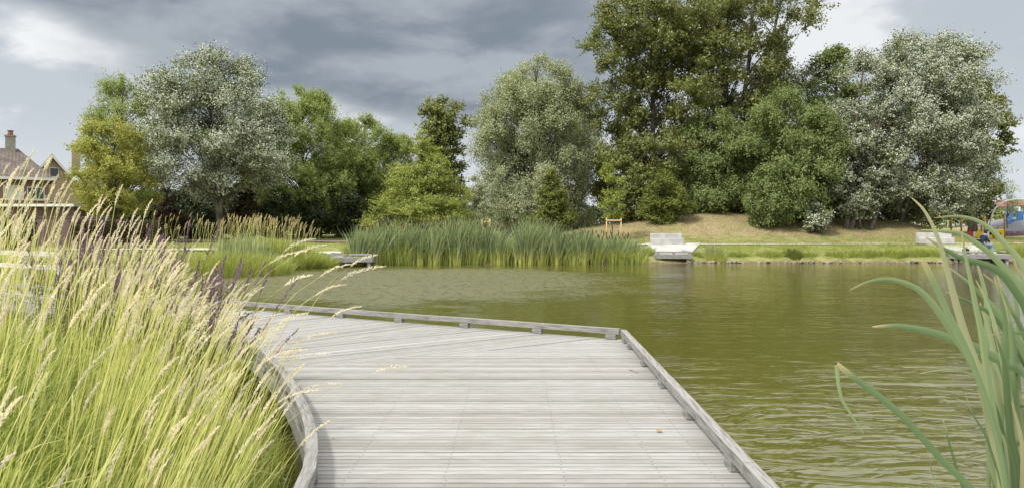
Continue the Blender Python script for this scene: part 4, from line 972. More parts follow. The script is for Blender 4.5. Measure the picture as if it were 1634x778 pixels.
blade(A, [(1454, 315), (1474, 335), (1491, 366), (1503, 399), (1514, 440), (1527, 489), (1541, 535), (1564, 600), (1584, 690), (1600, 778), (1622, 1000), (1634, 1560)], 1.95, 15)
blade(B_, [(1490, 348), (1523, 345), (1554, 350), (1579, 364), (1602, 386), (1634, 425), (1662, 490), (1690, 640), (1700, 900), (1700, 1380)], 2.45, 10)
blade(B_, [(1469, 367), (1502, 369), (1533, 373), (1557, 387), (1582, 406), (1607, 433), (1632, 466), (1660, 530), (1690, 700), (1702, 1300)], 2.3, 12)
blade(B_, [(1477, 378), (1505, 396), (1536, 412), (1570, 421), (1594, 433), (1616, 458), (1640, 500), (1668, 600), (1690, 800), (1700, 1350)], 2.2, 14)
blade(A, [(1534, 369), (1540, 403), (1548, 443), (1556, 483), (1565, 526), (1576, 600), (1592, 700), (1604, 778), (1622, 1000), (1630, 1560)], 1.9, 13)
blade(A, [(1473, 416), (1493, 455), (1511, 495), (1533, 538), (1560, 600), (1586, 680), (1606, 778), (1624, 1000), (1636, 1540)], 1.85, 15, minw=.75)
blade(A, [(1355, 463), (1383, 450), (1413, 445), (1441, 450), (1466, 462), (1490, 486), (1520, 530), (1562, 600), (1588, 690), (1610, 800), (1628, 1000), (1640, 1500)], 2.0, 13)
blade(B_, [(1391, 521), (1427, 519), (1460, 523), (1500, 533), (1530, 545), (1559, 555), (1595, 574), (1634, 594), (1672, 640), (1696, 760), (1702, 1300)], 2.1, 17)
blade(A, [(1335, 580), (1366, 604), (1403, 632), (1442, 665), (1473, 699), (1503, 733), (1534, 763), (1565, 800), (1600, 880), (1622, 1050), (1634, 1540)], 1.75, 15, minw=.6)
blade(A, [(1378, 690), (1368, 676), (1357, 659), (1344, 637), (1338, 612), (1335, 582)], 1.75, 7, minw=.2)
blade(A, [(1505, 668), (1516, 711), (1528, 751), (1540, 790), (1570, 900), (1600, 1100), (1630, 1560)], 1.8, 8)
blade(A, [(1480, 717), (1487, 751), (1496, 785), (1530, 900), (1580, 1100), (1624, 1560)], 1.8, 5)
blade(A, [(1539, 623), (1552, 659), (1571, 690), (1583, 723), (1600, 778), (1620, 900), (1636, 1500)], 1.95, 9)
blade(B_, [(1618, 416), (1634, 455), (1652, 520), (1676, 650), (1694, 900), (1700, 1300)], 2.3, 10)
blade(B_, [(1508, 464), (1551, 483), (1582, 501), (1607, 532), (1640, 590), (1672, 700), (1696, 1280)], 2.3, 11)
blade(B_, [(1514, 426), (1551, 455), (1588, 492), (1613, 526), (1642, 580), (1672, 700), (1698, 1290)], 2.25, 12)
blade(A, [(1557, 446), (1573, 477), (1588, 520), (1605, 600), (1620, 700), (1630, 790), (1640, 1480)], 2.05, 11)
blade(B_, [(1573, 534), (1607, 532), (1634, 531), (1668, 540), (1694, 640), (1702, 1300)], 2.2, 7)
blade(B_, [(1601, 653), (1634, 647), (1664, 650), (1690, 720), (1702, 1290)], 2.2, 10)
blade(B_, [(1568, 436), (1590, 455), (1612, 490), (1636, 540), (1664, 640), (1696, 1280)], 2.4, 11)
blade(A, [(1467, 655 - 60), (1500, 590), (1536, 592), (1568, 612), (1592, 680), (1612, 800), (1634, 1500)], 2.0, 6)
rs = random.Random(5)
for i in range(34):
    x0 = rs.uniform(1556, 1640); y0 = rs.uniform(400, 640); xb = x0 + rs.uniform(30, 66); D_ = rs.uniform(2.0, 2.6)
    blade(A if i % 2 else B_, [(x0, y0), (x0 + 10 + (xb - x0) * .2, y0 + 70), (x0 + (xb - x0) * .55, y0 + 170), (xb, 800), (xb + 22, 1000), (1660 + rs.uniform(-15, 30), 360 + 2.2 * F / D_)], D_, rs.uniform(9, 15))

# ------------------------------------------------------------------ seated person and chair
def skinned(name, verts, edges, radii, m, parent, root=0, sub=2):
    me = bpy.data.meshes.new(name); me.from_pydata(verts, edges, []); o = bpy.data.objects.new(name, me); C.objects.link(o); o.parent = parent
    me.materials.append(m); md = o.modifiers.new('skin', 'SKIN'); md.use_smooth_shade = True
    for i, q in enumerate(me.skin_vertices[0].data):
        rr = radii[i]; q.radius = (rr, rr) if not hasattr(rr, '__len__') else rr; q.use_root = (i == root)
    s = o.modifiers.new('sub', 'SUBSURF'); s.levels = sub; s.render_levels = sub; return o
M['skin'] = plain('skin', (0.50, 0.32, 0.24), 0.6, 0.4, .05)
M['navy'] = plain('navy_fabric', (0.022, 0.035, 0.075), 0.9, 0.2, .15)
M['denim'] = plain('light_blue_denim', (0.24, 0.33, 0.46), 0.9, 0.2, .12)
M['black'] = plain('black_fabric', (0.015, 0.015, 0.018), 0.8, 0.3, .1)
M['whiteshoe'] = plain('white_shoe', (0.62, 0.62, 0.60), 0.6, 0.3, .05)
pr = empty('person', (PX(1569, 39.9), 39.9, DZ), R(0)); tag(pr, 'person in navy jacket, dark cap and light jeans sitting on the right dock', 'person')
# the figure faces +X ; seat height 0.42
Vb = [(0, 0, .52), (.02, 0, .72), (.05, 0, .93), (.09, 0, 1.05), (.12, 0, 1.12), (.145, 0, 1.20), (.15, 0, 1.28)]
Eb = [(0, 1), (1, 2), (2, 3), (3, 4), (4, 5), (5, 6)]; Rb = [.14, .12, .14, .06, .055, (.085, .10), (.07, .08)]
for sy in (-1, 1):
    o = len(Vb)
    Vb += [(.05, sy * .17, .98), (.10, sy * .22, .76), (.30, sy * .13, .66), (.385, sy * .10, .665), (.02, sy * .10, .50), (.43, sy * .13, .50), (.46, sy * .13, .10), (.60, sy * .14, .045)]
    Rb += [.06, .045, .032, .026, .09, .062, .042, .035]
    Eb += [(2, o), (o, o + 1), (o + 1, o + 2), (o + 2, o + 3), (0, o + 4), (o + 4, o + 5), (o + 5, o + 6), (o + 6, o + 7)]
    hnd = o + 3
    for k, (dx, dy, dz, ln) in enumerate([(.05, .028, .012, 1), (.06, .010, .010, 1.1), (.058, -.008, .006, 1.05), (.048, -.024, 0, .9), (.02, -sy * .035, .03, .8)]):
        q = len(Vb); Vb += [(.385 + dx * .6, sy * .10 + dy, .665 + dz), (.385 + dx * ln * 1.2, sy * .10 + dy * 1.1, .650 + dz * .4)]; Rb += [.009, .008]; Eb += [(hnd, q), (q, q + 1)]
skinned('body', Vb, Eb, Rb, M['skin'], pr)
Vj = [(0, 0, .50), (.01, 0, .62), (.02, 0, .76), (.04, 0, .94), (.085, 0, 1.045)]; Ej = [(0, 1), (1, 2), (2, 3), (3, 4)]; Rj = [.165, .155, .155, .16, .075]
for sy in (-1, 1):
    o = len(Vj); Vj += [(.05, sy * .19, .965), (.095, sy * .24, .76), (.29, sy * .14, .67)]; Rj += [.082, .064, .05]; Ej += [(3, o), (o, o + 1), (o + 1, o + 2)]
skinned('jacket', Vj, Ej, Rj, M['navy'], pr)
Vt = [(-.01, 0, .50)]; Et = []; Rt = [.15]
for sy in (-1, 1):
    o = len(Vt); Vt += [(.08, sy * .10, .50), (.44, sy * .13, .51), (.455, sy * .13, .30), (.46, sy * .13, .10)]; Rt += [.105, .080, .065, .060]; Et += [(0, o), (o, o + 1), (o + 1, o + 2), (o + 2, o + 3)]
skinned('trousers', Vt, Et, Rt, M['denim'], pr)
for sy in (-1, 1):
    bm = bmesh.new(); bmesh.ops.create_icosphere(bm, subdivisions=3, radius=1, matrix=Matrix.Translation((.545, sy * .135, .05)) @ Matrix.Diagonal((.14, .05, .05, 1)))
    for v in bm.verts: v.co.z = max(v.co.z, .004)
    bm_obj('shoe', bm, M['whiteshoe'], pr, smooth=True)
bm = bmesh.new(); bmesh.ops.create_icosphere(bm, subdivisions=3, radius=1, matrix=Matrix.Translation((.148, 0, 1.275)) @ Matrix.Diagonal((.118, .098, .085, 1)))
bmesh.ops.delete(bm, geom=[v for v in bm.verts if v.co.z < 1.255], context='VERTS')
box(bm, .275, 0, 1.262, .11, .14, .012, bev=.003); bm_obj('cap', bm, M['navy'], pr, smooth=True)
bm = bmesh.new(); bmesh.ops.create_icosphere(bm, subdivisions=3, radius=1, matrix=Matrix.Translation((.118, 0, 1.225)) @ Matrix.Diagonal((.088, .094, .085, 1)))
bm_obj('hair', bm, M['black'], pr, smooth=True)
bm = bmesh.new()
for sy in (-1, 1):
    bmesh.ops.create_icosphere(bm, subdivisions=1, radius=.010, matrix=Matrix.Translation((.232, sy * .034, 1.215)))
bm_obj('eyes', bm, M['black'], pr)
bm = bmesh.new(); bmesh.ops.create_icosphere(bm, subdivisions=2, radius=.018, matrix=Matrix.Translation((.245, 0, 1.19)) @ Matrix.Diagonal((1.2, .8, 1.3, 1))); bm_obj('nose', bm, M['skin'], pr, smooth=True)
ch = empty('folding_chair', (PX(1569, 39.9) - .06, 39.9, DZ)); tag(ch, 'low black folding chair under the person in blue', 'chair')
bm = bmesh.new(); box(bm, .05, 0, .37, .44, .46, .03, bev=.008); bm_obj('seat', bm, M['black'], ch)
bm = bmesh.new(); box(bm, -.20, 0, .66, .03, .46, .30, bev=.008); bm_obj('backrest', bm, M['black'], ch)
for sy in (-1, 1):
    for a_, b_ in (((-.20, sy * .24, .80), (.24, sy * .24, .01)), ((.24, sy * .24, .40), (-.20, sy * .24, .01))):
        bm = bmesh.new(); tube(bm, [a_, b_], .012, 6); bm_obj('leg', bm, M['black'], ch)
# bag on the dock
bm = bmesh.new(); box(bm, 0, 0, .15, .34, .24, .28, bev=.05); box(bm, 0, 0, .31, .18, .03, .05, bev=.01)
o = bm_obj('tackle_bag', bm, M['black'], loc=(PX(1543, 39.6), 39.7, DZ)); tag(o, 'small black bag on the right dock left of the person', 'bag')

# ------------------------------------------------------------------ tree stakes, pole, bike stand
def stakes(x, y, w, h, label, legs=2):
    t = empty('tree_stakes', (x, y, hz(x, y) - .05)); tag(t, label, 'tree stakes', 'wooden stake frames of young trees')
    for sx in (-1, 1):
        bm = bmesh.new(); tube(bm, [(sx * w / 2, 0, 0), (sx * w / 2, 0, h)], .045, 10); bm_obj('stake', bm, M['stake'], t)
    bm = bmesh.new(); box(bm, 0, -.055, h - .16, w + .06, .03, .11, bev=.005); bm_obj('crossbar', bm, M['stake'], t)
stakes(PX(979.5, 48.3), 48.3, 1.02, PZ(348, 48.3) - hz(PX(979.5, 48.3), 48.3) + .05, 'pale wooden stake frame in the grass left of the concrete bench')
stakes(PX(775.5, 44.5), 44.5, .50, PZ(350, 44.5) - hz(PX(775.5, 44.5), 44.5) + .05, 'small wooden stake frame above the cattail bed')
tree('young_tree', 'tiny feathery young tree at the small stake frame', 'tree', 772, 45.2, 14, 300, 352, 'cone', 'willow', 1500, (.10, .05), 22, .36, trunk_r=.03)
M['steel'] = plain('dark_steel', (0.05, 0.055, 0.06), 0.4, 0.5, .1, metal=.6)
bm = bmesh.new(); x, y = PX(568.5, 46), 46; z = hz(x, y); tube(bm, [(x, y, z - .1), (x, y, PZ(361, 46)), (x, y, PZ(360.6, 46))], [.06, .06, .03], 10); tag(bm_obj('bollard_post', bm, M['steel']), 'thin dark pole beside the road behind the dock', 'post')
t = empty('bicycle_stand', (PX(560, 46.5), 46.5, hz(PX(560, 46.5), 46.5))); tag(t, 'low dark steel bicycle stand left of the thin pole', 'bicycle stand')
for k in range(3):
    bm = bmesh.new(); tube(bm, [(k * .35 - .4, 0, 0), (k * .35 - .4, 0, .5), (k * .35 - .33, 0, .6), (k * .35 - .18, 0, .6), (k * .35 - .12, 0, .5), (k * .35 - .12, 0, 0)], .025, 6); bm_obj('hoop', bm, M['steel'], t)

# ------------------------------------------------------------------ houses
def brick(name, c1, c2, mortar, sc_=1.0):
    g = G(name); t = g.n('ShaderNodeTexCoord'); s = g.n('ShaderNodeSeparateXYZ'); g.L.new(t.outputs['Object'], s.inputs[0])
    cb = g.n('ShaderNodeCombineXYZ'); g.L.new(g.math('ADD', s.outputs[0], s.outputs[1]), cb.inputs[0]); g.L.new(s.outputs[2], cb.inputs[1])
    b = g.n('ShaderNodeTexBrick'); g.L.new(cb.outputs[0], b.inputs['Vector']); b.inputs['Color1'].default_value = (*c1, 1); b.inputs['Color2'].default_value = (*c2, 1); b.inputs['Mortar'].default_value = (*mortar, 1)
    b.inputs['Scale'].default_value = 1; b.inputs['Brick Width'].default_value = .22; b.inputs['Row Height'].default_value = .075; b.inputs['Mortar Size'].default_value = .01
    col = g.mix(g.step(g.noise(g.pos(), .8, 4), .3, .7), g.mix(1.0, b.outputs[0], (.8, .8, .8), 'MULTIPLY'), b.outputs[0])
    return g.done(g.bsdf(col, .9, .2))
M['redbrick'] = brick('red_brown_brick', (.32, .165, .11), (.25, .13, .09), (.26, .22, .19)); M['yellowbrick'] = brick('yellow_brick', (.56, .43, .24), (.48, .36, .20), (.40, .35, .28)); M['wallbrick'] = brick('purple_brown_brick', (.17, .10, .09), (.13, .08, .075), (.2, .17, .16))
def rooft(name, c1, c2):
    g = G(name); t = g.coord('Object', (1, 1, 1)); w = g.n('ShaderNodeTexWave', bands_direction='Z'); g.L.new(t, w.inputs[0]); w.inputs['Scale'].default_value = 1.3
    w2 = g.n('ShaderNodeTexWave', bands_direction='X'); g.L.new(t, w2.inputs[0]); w2.inputs['Scale'].default_value = 1.2
    nz = g.noise(g.pos(), 1.3, 5); col = g.mix(g.step(nz, .3, .7), c1, c2)
    return g.done(g.bsdf(col, .85, .2, g.bump(g.math('ADD', w.outputs[1], w2.outputs[1]), .5, .05)))
M['roofbrown'] = rooft('brown_roof_tile', (.095, .078, .070), (.165, .135, .118)); M['roofgrey'] = rooft('dark_roof_tile', (.08, .07, .065), (.14, .115, .10))
M['whitepaint'] = plain('white_paint', (.72, .72, .70), .5, .4, .04); M['render'] = plain('grey_render', (.36, .34, .28), .9, .2, .15)
g = G('window_glass'); M['glass'] = g.done(g.bsdf((.03, .035, .04), .05, .8))
M['shutter'] = plain('pale_shutter', (.62, .60, .55), .6, .3, .04)
def window(parent, x, y, z, w, h, face='y', bars=1, pane=None, bm_mat=None):
    bm = bmesh.new(); f = .07
    for (cx_, cz_, sx, sz) in [(0, h / 2 - f / 2, w, f), (0, -h / 2 + f / 2, w, f), (-w / 2 + f / 2, 0, f, h - 2 * f - .004), (w / 2 - f / 2, 0, f, h - 2 * f - .004)] + [(-w / 2 + w * (k + 1) / (bars + 1), 0, f, h - 2 * f - .004) for k in range(bars)]:
        box(bm, cx_, -.03, cz_, sx, .08, sz)
    o = bm_obj('window', bm, M['whitepaint'], parent, (x, y, z))
    bm = bmesh.new(); box(bm, 0, .0, 0, w - 2 * f, .02, h - 2 * f); bm_obj('pane', bm, pane or M['glass'], o)
    bm = bmesh.new(); box(bm, 0, -.06, -h / 2 - .045, w + .16, .16, .07); bm_obj('sill', bm, M['whitepaint'], o)
    return o
# brick house: hipped roof whose right slope falls toward the second house
D1 = 60; xr = PX(78, D1); ze = PZ(286, D1); zr = PZ(240, D1 + 3.7); zg = 1.0
HA = R(34); ck = math.cos(HA) * .98
h1 = empty('brick_house', (xr, D1, zg), HA); tag(h1, 'red brick house with brown hipped roof and tall chimney at the left edge', 'house')
bm = bmesh.new(); H1 = ze - zg; W1, DP = 13.0, 9.0
prism(bm, [(-W1, 0), (0, 0), (0, DP), (-W1, DP)], -1.0, H1); bm_obj('wall', bm, M['redbrick'], h1)
bm = bmesh.new(); e = .45; zt = zr - zg; rdg = -2.3
vs = [bm.verts.new(v) for v in ((-W1 - e, -e, H1), (e, -e, H1), (e, DP + e, H1), (-W1 - e, DP + e, H1), (-W1 + 3, DP / 2, zt), (rdg, DP / 2, zt))]
for f in ((0, 1, 5, 4), (1, 2, 5), (2, 3, 4, 5), (3, 0, 4), (3, 2, 1, 0)): bm.faces.new([vs[i] for i in f])
rf = bm_obj('roof', bm, M['roofbrown'], h1)
bm = bmesh.new(); cxh = (PX(13.5, D1) - xr) * ck; ct = PZ(221, D1 + 3.4) - zg; box(bm, cxh, 4.2, ct - 1.2, .74, .74, 2.4, bev=.01); box(bm, cxh, 4.2, ct + .02, .86, .86, .10); chim = bm_obj('chimney', bm, M['render'], rf)
M['pot'] = plain('terracotta_pot', (.33, .16, .10), .8, .2)
bm = bmesh.new(); tube(bm, [(cxh, 4.2, ct + .07), (cxh, 4.2, ct + .45)], [.24, .19], 12); tube(bm, [(cxh, 4.2, ct + .45), (cxh, 4.2, ct + .52)], [.26, .26], 12); bm_obj('chimney_pot', bm, M['pot'], rf)
bm = bmesh.new(); box(bm, -W1 / 2, -e - .06, H1 - .03, W1 + 2 * e, .14, .22); box(bm, e + .06, DP / 2, H1 - .03, .14, DP + 2 * e - .2, .22); bm_obj('gutter', bm, M['whitepaint'], h1)
wz = PZ(309, D1) - zg; window(h1, (PX(57, D1) - xr) * ck, -.02, wz, 1.25, 1.1, bars=1); window(h1, (PX(22, D1) - xr) * ck, -.02, wz + .05, 1.45, 1.2, bars=0, pane=M['shutter']); window(h1, (PX(22, D1) - xr) * ck - 4.2, -.02, wz, 1.4, 1.1, bars=1)
window(h1, (PX(40, D1) - xr) * ck, -.02, 1.3, 1.6, 1.2, bars=1)
# gabled yellow brick house
D2 = 72; xc = PX(83, D2); zp = PZ(247, D2); zc = 1.0; W2 = (PX(128, D2) - PX(52, D2)) * ck; ze2 = PZ(297, D2)
h2 = empty('gabled_house', (xc, D2, zc), HA); tag(h2, 'yellow brick house with steep gable and one small window', 'house')
bm = bmesh.new(); hw = W2 / 2 + .4; pk = zp - zc - .15; ev = ze2 - zc
pts = [(-hw, -1), (hw, -1), (hw, ev), (0, pk), (-hw, ev)]
fa = [bm.verts.new((x, 0, z)) for x, z in pts]; fb = [bm.verts.new((x, 10, z)) for x, z in pts]; bm.faces.new(fa); bm.faces.new(fb[::-1])
for i in range(5): bm.faces.new((fa[i], fb[i], fb[(i + 1) % 5], fa[(i + 1) % 5]))
bm_obj('wall', bm, M['yellowbrick'], h2)
bm = bmesh.new()
for s in (-1, 1):
    a0 = Vector((0, -.5, pk + .22)); sl = (pk - ev) / hw; a1 = Vector((s * (hw + .5), -.5, pk + .22 - sl * (hw + .5)))
    q = [a0, a1, a1 + Vector((0, 10.9, 0)), a0 + Vector((0, 10.9, 0))]; top = [bm.verts.new(v) for v in q]; bot = [bm.verts.new(v - Vector((0, 0, .16))) for v in q]
    bm.faces.new(top); bm.faces.new(bot[::-1])
    for i in range(4): bm.faces.new((top[i], bot[i], bot[(i + 1) % 4], top[(i + 1) % 4]))
rf2 = bm_obj('roof', bm, M['roofgrey'], h2)
bm = bmesh.new()
for s in (-1, 1):
    L1 = math.hypot(hw + .5, sl * (hw + .5)); an = math.atan2(sl, 1) * s
    m_ = Matrix.Translation((s * (hw + .5) / 2, -.54, pk + .06 - sl * (hw + .5) / 2)) @ Matrix.Rotation(an, 4, 'Y') @ Matrix.Diagonal((L1, .06, .22, 1)); bmesh.ops.create_cube(bm, size=1, matrix=m_)
bm_obj('bargeboard', bm, M['whitepaint'], rf2)
bm = bmesh.new(); box(bm, 2.2, 3.2, pk - .2, .8, .7, 2.4, bev=.01); bm_obj('chimney', bm, M['yellowbrick'], rf2)
window(h2, PX(86, D2) - xc, -.02, PZ(275, D2) - zc, .85, 1.0, bars=0); window(h2, PX(86, D2) - xc, -.02, PZ(330, D2) - zc, 1.0, 1.1, bars=1)
# flat roofed garage row + brick garden wall + hedge
D3 = 48; bm = bmesh.new(); x0, x1 = PX(-60, D3), PX(118, D3); g3 = empty('garage_row', ((x0 + x1) / 2, D3, .9)); tag(g3, 'low brick garages with flat pale roof edge below the houses', 'garage')
gh = PZ(330, D3) - .9; box(bm, 0, 2.5, gh / 2 - .3, x1 - x0, 5, gh + .6); bm_obj('wall', bm, M['wallbrick'], g3)
bm = bmesh.new(); box(bm, 0, 2.4, gh + .09, x1 - x0 + .4, 5.5, .16); bm_obj('roof', bm, M['whitepaint'], g3)
bm = bmesh.new(); box(bm, 0, 2.4, gh + .19, x1 - x0 + .1, 5.2, .04); bm_obj('roof_felt', bm, M['render'], g3)
D4 = 40; bm = bmesh.new(); w0, w1 = PX(52, D4), PX(172, D4); box(bm, (w0 + w1) / 2, D4, 1.2, w1 - w0, .25, 2.7); box(bm, (w0 + w1) / 2, D4, 2.58, w1 - w0 + .06, .33, .06)
o = bm_obj('brick_wall', bm, M['wallbrick']); tag(o, 'purplish brick garden wall behind the loosestrife', 'wall')
def hedge(x0, x1, D, z1, m, n, label, seed):
    r = np.random.default_rng(seed); c = np.stack([r.uniform(x0, x1, n), D + r.uniform(-.7, .7, n), hz((x0 + x1) / 2, D) + r.random(n) ** .6 * (z1 - .9)], 1); c[:, 2] += .12 * wav(c[:, 0], c[:, 1], 1.5, seed)
    V, Q = leaves_mesh(c, r.normal(0, 1, (n, 3)), r.normal(0, 1, (n, 3)) + np.array([0, -.6, .6]), .11 * r.uniform(.6, 1.4, n), .08 * r.uniform(.6, 1.4, n)); t = link('hedge', np_mesh('hedge', V, Q), M[m]); tag(t, label, 'hedge')
hedge(PX(-80, 33), PX(46, 33), 33, PZ(346, 33), 'dark', 16000, 'dark clipped hedge in front of the garages', 71)
hedge(PX(120, 38), PX(250, 38), 38, PZ(350, 38), 'copper', 9000, 'dark coppery hedge right of the garden wall', 72)

# ------------------------------------------------------------------ playground, far right
M['orange'] = plain('honey_wood', (.50, .30, .10), .7, .3, .12); M['yellow_p'] = plain('yellow_panel', (.72, .48, .02), .45, .5, .04); M['red_p'] = plain('red_panel', (.50, .035, .03), .45, .5, .04)
M['blue_p'] = plain('blue_panel', (.05, .17, .42), .45, .5, .06); M['white_p'] = plain('white_steel', (.72, .74, .75), .4, .5, .04); M['asph'] = plain('grey_rubber_slope', (.20, .20, .21), .9, .1, .1, 1.5)
M['sky_p'] = plain('light_blue_panel', (.22, .42, .62), .45, .5, .05)
for px_, yt, yb, D_, lb_ in [(1518, 349, 372, 62, 'leftmost of the honey coloured playground posts'), (1534, 349, 372, 62, 'honey coloured post left of the blue and red panels'), (1571, 345, 376, 64, 'honey coloured post above the white play panel'), (1575, 342, 372, 68, 'honey coloured post left of the foot of the curved white pole'), (1593, 360, 378, 60, 'short honey coloured post at the wide yellow play box'), (1603, 340, 379, 60, 'tallest honey coloured post right of the wide yellow play box'), (1566, 346, 372, 70, 'honey coloured post above the yellow play panel')]:
    x = PX(px_, D_); z0 = hz(x, D_); bm = bmesh.new(); zt = PZ(yt, D_); tube(bm, [(x, D_, z0 - .1), (x, D_, zt), (x, D_, zt + .05)], [.07, .07, .04], 10)
    o = bm_obj('wooden_post', bm, M['orange']); tag(o, lb_, 'post', 'wooden posts of the playground')
t = empty('climbing_trestle', (PX(1469, 60), 60, hz(PX(1469, 60), 60))); tag(t, 'tan wooden trestle left of the playground below the poplar', 'climbing frame')
zt = PZ(349, 60) - t.location.z
for k, x in enumerate((-1.0, .1, 1.0)): bm = bmesh.new(); tube(bm, [(x, 0, -.6), (x, 0, zt - .08 * k)], .07, 8); bm_obj('leg', bm, M['orange'], t)
bm = bmesh.new(); tube(bm, [(-1.2, 0, zt - .05), (1.2, 0, zt - .22)], .07, 8); bm_obj('beam', bm, M['orange'], t)
pw = empty('play_wall', (PX(1557, 58), 58, hz(PX(1557, 58), 58))); tag(pw, 'low play wall with blue, red, white and yellow panels', 'play panel')
zb, zt = PZ(376, 58) - pw.location.z, PZ(360, 58) - pw.location.z
for nm, px0, px1, m_, sh in [('panel', 1536, 1542, 'blue_p', 0), ('panel', 1543, 1552.5, 'red_p', 1), ('panel', 1553, 1556, 'white_p', 0), ('panel', 1556.5, 1567, 'yellow_p', 2), ('panel', 1567.5, 1578, 'white_p', 0)]:
    bm = bmesh.new(); a_, b_ = PX(px0, 58) - pw.location.x, PX(px1, 58) - pw.location.x; hh_ = (zt - zb) * (.78 if sh == 0 else 1)
    prism(bm, [(a_, -.03), (b_, -.03), (b_, .03), (a_, .03)], lambda x, y: 0.0, lambda x, y: hh_)
    if sh: bmesh.ops.bevel(bm, geom=[e for e in bm.edges if abs(e.verts[0].co.z - e.verts[1].co.z) < .01 and abs(e.verts[0].co.x - e.verts[1].co.x) < .01 and e.verts[0].co.z > .1], offset=.18, segments=4, affect='EDGES')
    bm_obj(nm, bm, M[m_], pw)
for k, (px0, px1, yt, yb, lab) in enumerate([(1574, 1580, 366, 378, 'narrow yellow play box beside the panels'), (1584, 1599, 367, 379, 'wide yellow play box left of the tall post')]):
    bm = bmesh.new(); D_ = 59; a_, b_ = PX(px0, D_), PX(px1, D_); z0 = hz((a_ + b_) / 2, D_); box(bm, (a_ + b_) / 2, D_, (PZ(yt, D_) + z0) / 2, b_ - a_, .6, PZ(yt, D_) - z0 + .1, bev=.05)
    o = bm_obj('play_box', bm, M['yellow_p']); tag(o, lab, 'play box')
    bm = bmesh.new(); bmesh.ops.create_circle(bm, cap_ends=True, segments=16, radius=.13, matrix=Matrix.Translation(((a_ + b_) / 2, D_ - .305, PZ(yt, D_) - .35)) @ Matrix.Rotation(R(90), 4, 'X')); bm_obj('hole', bm, M['black'], o)
D_ = 66; ap = [(1580, 368), (1580.5, 355), (1583, 342), (1588, 332), (1596, 325), (1608, 320), (1622, 318), (1640, 319)]
bm = bmesh.new(); tube(bm, [P(x, y, D_) for x, y in [(1580, 376)] + ap], .085, 10); o = bm_obj('arch_pole', bm, M['white_p']); tag(o, 'tall curved white pole arching over the playground', 'play pole')
cf = empty('climbing_tower', (PX(1622, 74), 74, hz(PX(1622, 74), 74))); tag(cf, 'blue climbing tower with roofs and nets on the grey slope', 'climbing frame')
L_ = cf.location
def cpt(px, py, dy=0): v = P(px, py, 74 + dy); return v - L_
for px_ in (1606, 1614, 1623, 1631, 1640):
    for dy in (0, 1.6): bm = bmesh.new(); tube(bm, [cpt(px_, 372, dy), cpt(px_, 328 + (px_ % 3) * 3, dy)], .08, 8); bm_obj('post', bm, M['blue_p'], cf)
for (a_, b_, c_, d_, m_) in [(1605, 1614, 344, 350, 'sky_p'), (1614, 1623, 350, 362, 'blue_p'), (1623, 1632, 338, 352, 'blue_p'), (1605, 1640, 358, 362, 'sky_p'), (1618, 1628, 330, 337, 'white_p'), (1631, 1641, 344, 364, 'sky_p'), (1606, 1612, 352, 357, 'blue_p')]:
    bm = bmesh.new(); p0, p1 = cpt(a_, d_, -.1), cpt(b_, c_, -.1); box(bm, (p0.x + p1.x) / 2, p0.y, (p0.z + p1.z) / 2, p1.x - p0.x, .08, p1.z - p0.z); bm_obj('panel', bm, M[m_], cf)
bm = bmesh.new()
for k in range(7): tube(bm, [cpt(1600 - 0 + k * 1.5, 372, -1.2), cpt(1612 + k, 338, -.2)], .025, 4)
for k in range(6): tube(bm, [cpt(1600 + k * 2, 370 - k * 5.5, -1.1 + k * .16), cpt(1611 + k * 1.2, 370 - k * 5.5, -1.1 + k * .16)], .025, 4)
bm_obj('net', bm, M['blue_p'], cf)
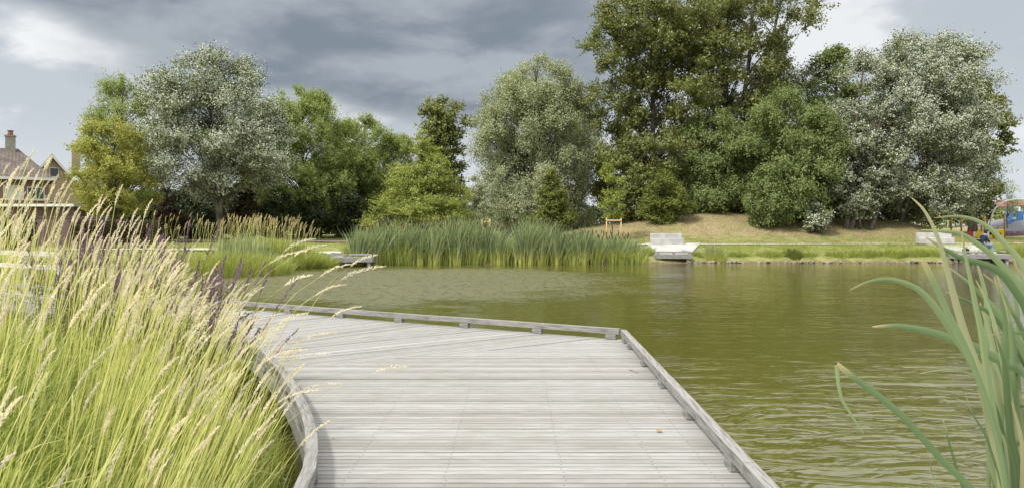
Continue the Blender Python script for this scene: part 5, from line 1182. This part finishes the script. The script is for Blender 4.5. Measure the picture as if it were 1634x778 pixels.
# houses far behind the playground
for k, (px0, px1, yt, yr, D_, wm_, lab) in enumerate([(1588, 1612, 330, 321, 130, 'whitepaint', 'far white house with red roof behind the arching pole'), (1613, 1645, 328, 318, 140, 'redbrick', 'far brick house with dark red roof at the right edge'), (1570, 1586, 336, 330, 150, 'redbrick', 'far small brick house left of the arching pole')]):
    M['redroof'] = M.get('redroof') or rooft('red_roof_tile', (.19, .085, .065), (.26, .125, .095))
    a_, b_ = PX(px0, D_), PX(px1, D_); t = empty('far_house', ((a_ + b_) / 2, D_, 1)); tag(t, lab, 'house'); w_ = b_ - a_; hh_ = PZ(yt, D_) - 1; hr = PZ(yr, D_) - 1
    bm = bmesh.new(); box(bm, 0, 3, hh_ / 2, w_, 6, hh_); bm_obj('wall', bm, M[wm_], t)
    bm = bmesh.new(); vs = [bm.verts.new(v) for v in ((-w_ / 2 - .3, -.3, hh_), (w_ / 2 + .3, -.3, hh_), (w_ / 2 + .3, 6.3, hh_), (-w_ / 2 - .3, 6.3, hh_), (-w_ / 2 - .3, 3, hr), (w_ / 2 + .3, 3, hr))]
    for f in ((0, 1, 5, 4), (1, 2, 5), (2, 3, 4, 5), (3, 0, 4), (3, 2, 1, 0)): bm.faces.new([vs[i] for i in f])
    bm_obj('roof', bm, M['redroof'], t)
    for q in (-.25, .25): window(t, w_ * q, -.02, hh_ * .62, 1.1, 1.2, bars=1)
# slope surface
n = 24; Vs = []; Qs = []
for j in range(n + 1):
    for i in range(n + 1):
        x = 50.6 + 16 * i / n; y = 70.0 + 10 * j / n; Vs.append((x, y, hz(x, y) + .05))
for j in range(n):
    for i in range(n): k = j * (n + 1) + i; Qs.append((k, k + 1, k + n + 2, k + n + 1))
tag(link('play_slope', np_mesh('play_slope', Vs, Qs, smooth=True), M['asph']), kind='structure')
clump('flower_bed', 'low purplish flower planting in front of the grey slope', 'flowers', PX(1628, 66), 66, 3.0, .8, 900, .6, .05, 'purple', lean=(0, .2), seed=99)

# leaf litter on the deck
for k, (px_, py_, m_, lab, rz) in enumerate([(1052, 688, 'orange', 'small orange dead leaf lying on the boards', .4), (1010, 592, 'black', 'dark twig lying on the boards near the right kerb', 1.0)]):
    D_ = (CZ - DZ) * F / (py_ - HY); bm = bmesh.new(); x, y = PX(px_, D_), D_
    if k == 0:
        vs = [bm.verts.new((x + .022 * math.cos(a) * (1.3 if i % 2 else .9), y + .018 * math.sin(a), DZ + .008 + .006 * (i % 2))) for i, a in enumerate(np.linspace(0, 6.28, 9)[:-1])]; bm.faces.new(vs)
        r_ = bmesh.ops.extrude_face_region(bm, geom=bm.faces[:]); bmesh.ops.translate(bm, verts=[v for v in r_['geom'] if isinstance(v, bmesh.types.BMVert)], vec=(0, 0, .002))
        tag(bm_obj('dead_leaf', bm, M[m_]), lab, 'leaf')
    else:
        tube(bm, [(x - .03, y + .06, DZ + .006), (x, y, DZ + .012), (x + .005, y - .05, DZ + .006), (x + .04, y - .10, DZ + .006)], .003, 5); tag(bm_obj('twig', bm, M['reddish']), lab, 'twig')
